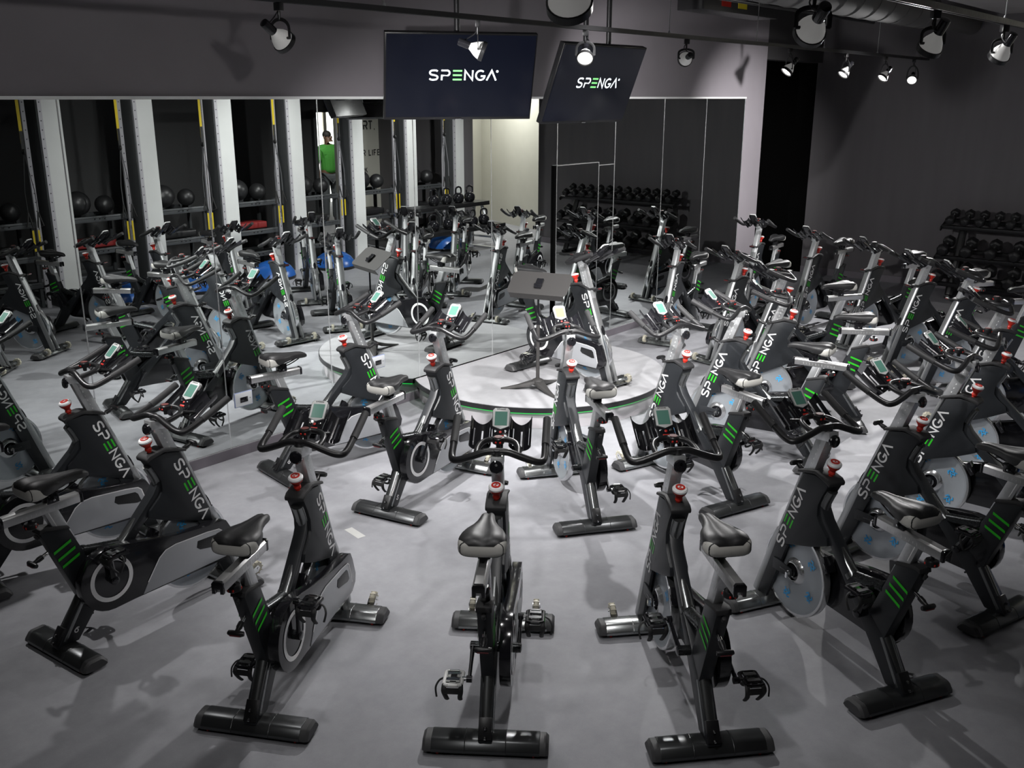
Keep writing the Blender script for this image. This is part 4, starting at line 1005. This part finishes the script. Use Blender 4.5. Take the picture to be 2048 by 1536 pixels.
for q in (-1, 1): mb.ball((.088, q * .03, 1.68), (.008, .012, .008), 8, 6, 1); mb.ball((.02, q * .082, 1.665), (.02, .012, .03), 8, 6)
mb.box((.092, 0, 1.615), (.01, .045, .008), None, 1); fo = mb.build('face', [M_skin, M_hair], ps); fo.scale = (SCALE,) * 3
for q in (-1, 1):
    mb = MB(); mb.ball((.06, q * .24, .80), (.028, .018, .045), 10, 8)
    for k in range(4): mb.tube([(.045 + k * .014, q * .24, .77), (.048 + k * .014, q * .238, .73), (.052 + k * .013, q * .232, .705 + .006 * abs(k - 1))], [.0085, .008, .007], 8)
    mb.tube([(.075, q * .235, .80), (.095, q * .225, .77), (.098, q * .22, .745)], [.010, .009, .008], 8)
    h_ = mb.build('hand', M_skin, ps); h_.scale = (SCALE,) * 3
    mb = MB(); mb.ball((.05, q * .115, .04), (.14, .05, .05), 14, 8); s_ = mb.build('shoe', M_black, ps); s_.scale = (SCALE,) * 3

# ------------------------------------------------------------------ small things on the floor
mb = MB(); mb.box((0, 0, .0006), (.165, .055, .0012)); tag(mb.build('floor_tape', mat('tape_pale', (.6, .6, .58), .5, noise=.05), None, (-.983, 5.492, .0), rz=math.radians(-50), smooth=False), 'short strip of pale tape stuck on the floor behind bike five', 'tape')
mb = MB(); mb.lathe([(.042, 0), (.042, .0012)], 24); mb.strip([(-.02, -.01), (0, .015), (.02, -.01)], .005, lambda x, y: (x, y, .0014), 1); tag(mb.build('floor_sticker', [mat('sticker_grey', (.36, .36, .37), .4, noise=.05), M_cap], None, (1.115, 3.868, .0)), 'small round grey sticker on the floor in the front aisle', 'sticker')

# ------------------------------------------------------------------ light, world, camera
w = bpy.data.worlds.new('world'); SC.world = w; w.use_nodes = True
w.node_tree.nodes['Background'].inputs[0].default_value = (.9, .92, 1, 1); w.node_tree.nodes['Background'].inputs[1].default_value = .012
def area(name, loc, aim, size, power, col=(1, .97, .94)):
    ld = bpy.data.lights.new(name, 'AREA'); ld.energy = power; ld.shape = 'DISK'; ld.size = size; ld.color = col
    o = bpy.data.objects.new(name, ld); COL.objects.link(o); o.location = loc; o.rotation_euler = (V(aim) - V(loc)).to_track_quat('-Z', 'Y').to_euler(); return o
def spot(loc, aim, power, size=60, blend=.6, soft=.04):
    ld = bpy.data.lights.new('spot', 'SPOT'); ld.energy = power; ld.spot_size = math.radians(size); ld.spot_blend = blend; ld.shadow_soft_size = soft; ld.color = (1, .985, .98)
    o = bpy.data.objects.new('lamp_or_fill_light', ld); COL.objects.link(o); o.location = loc; o.rotation_euler = (V(aim) - V(loc)).to_track_quat('-Z', 'Y').to_euler(); return o
# unseen fill spots added along the tracks, over the stage and over the bays
spot(tuple(RW(-5.6, 1.75, 2.88)), tuple(RW(-3.2, 1.3, 0)), 200, 62, 1)
spot(tuple(RW(-1.3, 2.3, 3.5)), tuple(RW(-1.0, 1.4, 0)), 330, 90, 1, .08)
spot(tuple(RW(-3.0, 2.3, 3.5)), tuple(RW(-3.2, 1.9, 0)), 130, 80, 1, .08)
spot(tuple(RW(-4.4, 2.6, 3.5)), tuple(RW(-4.7, 3.6, 0)), 60, 80, 1, .08)
spot(tuple(RW(-4.9, .2, 2.45)), tuple(RW(-4.7, .95, .3)), 90, 84, 1)  # this and the next: added spots replacing light bounced off the mirror
spot(tuple(RW(-3.1, .2, 2.45)), tuple(RW(-3.0, 1.0, .3)), 80, 84, 1)
spot(tuple(RW(-6.6, 4.4, 2.86)), tuple(RW(-4.0, 3.2, 0)), 40, 110, 1)
spot(tuple(RW(.9, 4.4, 2.86)), tuple(RW(1.6, 2.2, 0)), 40, 80, 1)
spot(tuple(RW(2.6, 3.4, 2.86)), tuple(RW(4.95, -.2, 1.7)), 1300, 50, 1)  # added spot brightening the wall strip past the mirrors
spot(tuple(RW(3.6, 4.4, 2.86)), tuple(RW(7.1, 2.2, .2)), 15, 80, 1)
spot(tuple(RW(-5.4, 4.4, 3.0)), tuple(RW(-4.2, 0, 3.4)), 106, 110, 1)
spot(tuple(RW(4.2, 4.0, 3.6)), tuple(RW(5.0, 6.4, .8)), 1150, 80, 1)
spot(tuple(RW(1.4, 4.0, 3.6)), tuple(RW(2.0, 6.4, .8)), 850, 80, 1)
spot(tuple(RW(-.8, 4.0, 3.6)), tuple(RW(-.4, 6.4, .8)), 140, 80, 1)
area('person_fill', tuple(RW(5.2, 9.2, 2.9)), tuple(RW(6.3, 10.3, 1.3)), .3, 40)  # added unseen fill for the person
area('exit_wall_fill', tuple(RW(7.6, 7.2, 3.4)), tuple(RW(8.8, 7.0, 1.2)), .5, 100)  # added unseen fill for the beige exit wall

cam = bpy.data.cameras.new('camera'); co = bpy.data.objects.new('camera', cam); COL.objects.link(co)
cam.sensor_width = 36; cam.lens = 36 * 1920 / 2048; co.location = (0, 0, 2.61); co.rotation_euler = (math.radians(90 - 16.6), 0, 0)
cam.clip_start = .05; cam.clip_end = 200
SC.camera = co
SC.view_settings.view_transform = 'Standard'; SC.view_settings.look = 'None'; SC.view_settings.exposure = 0.0
SC.cycles.caustics_reflective = False; SC.cycles.caustics_refractive = False; SC.cycles.sample_clamp_indirect = 6
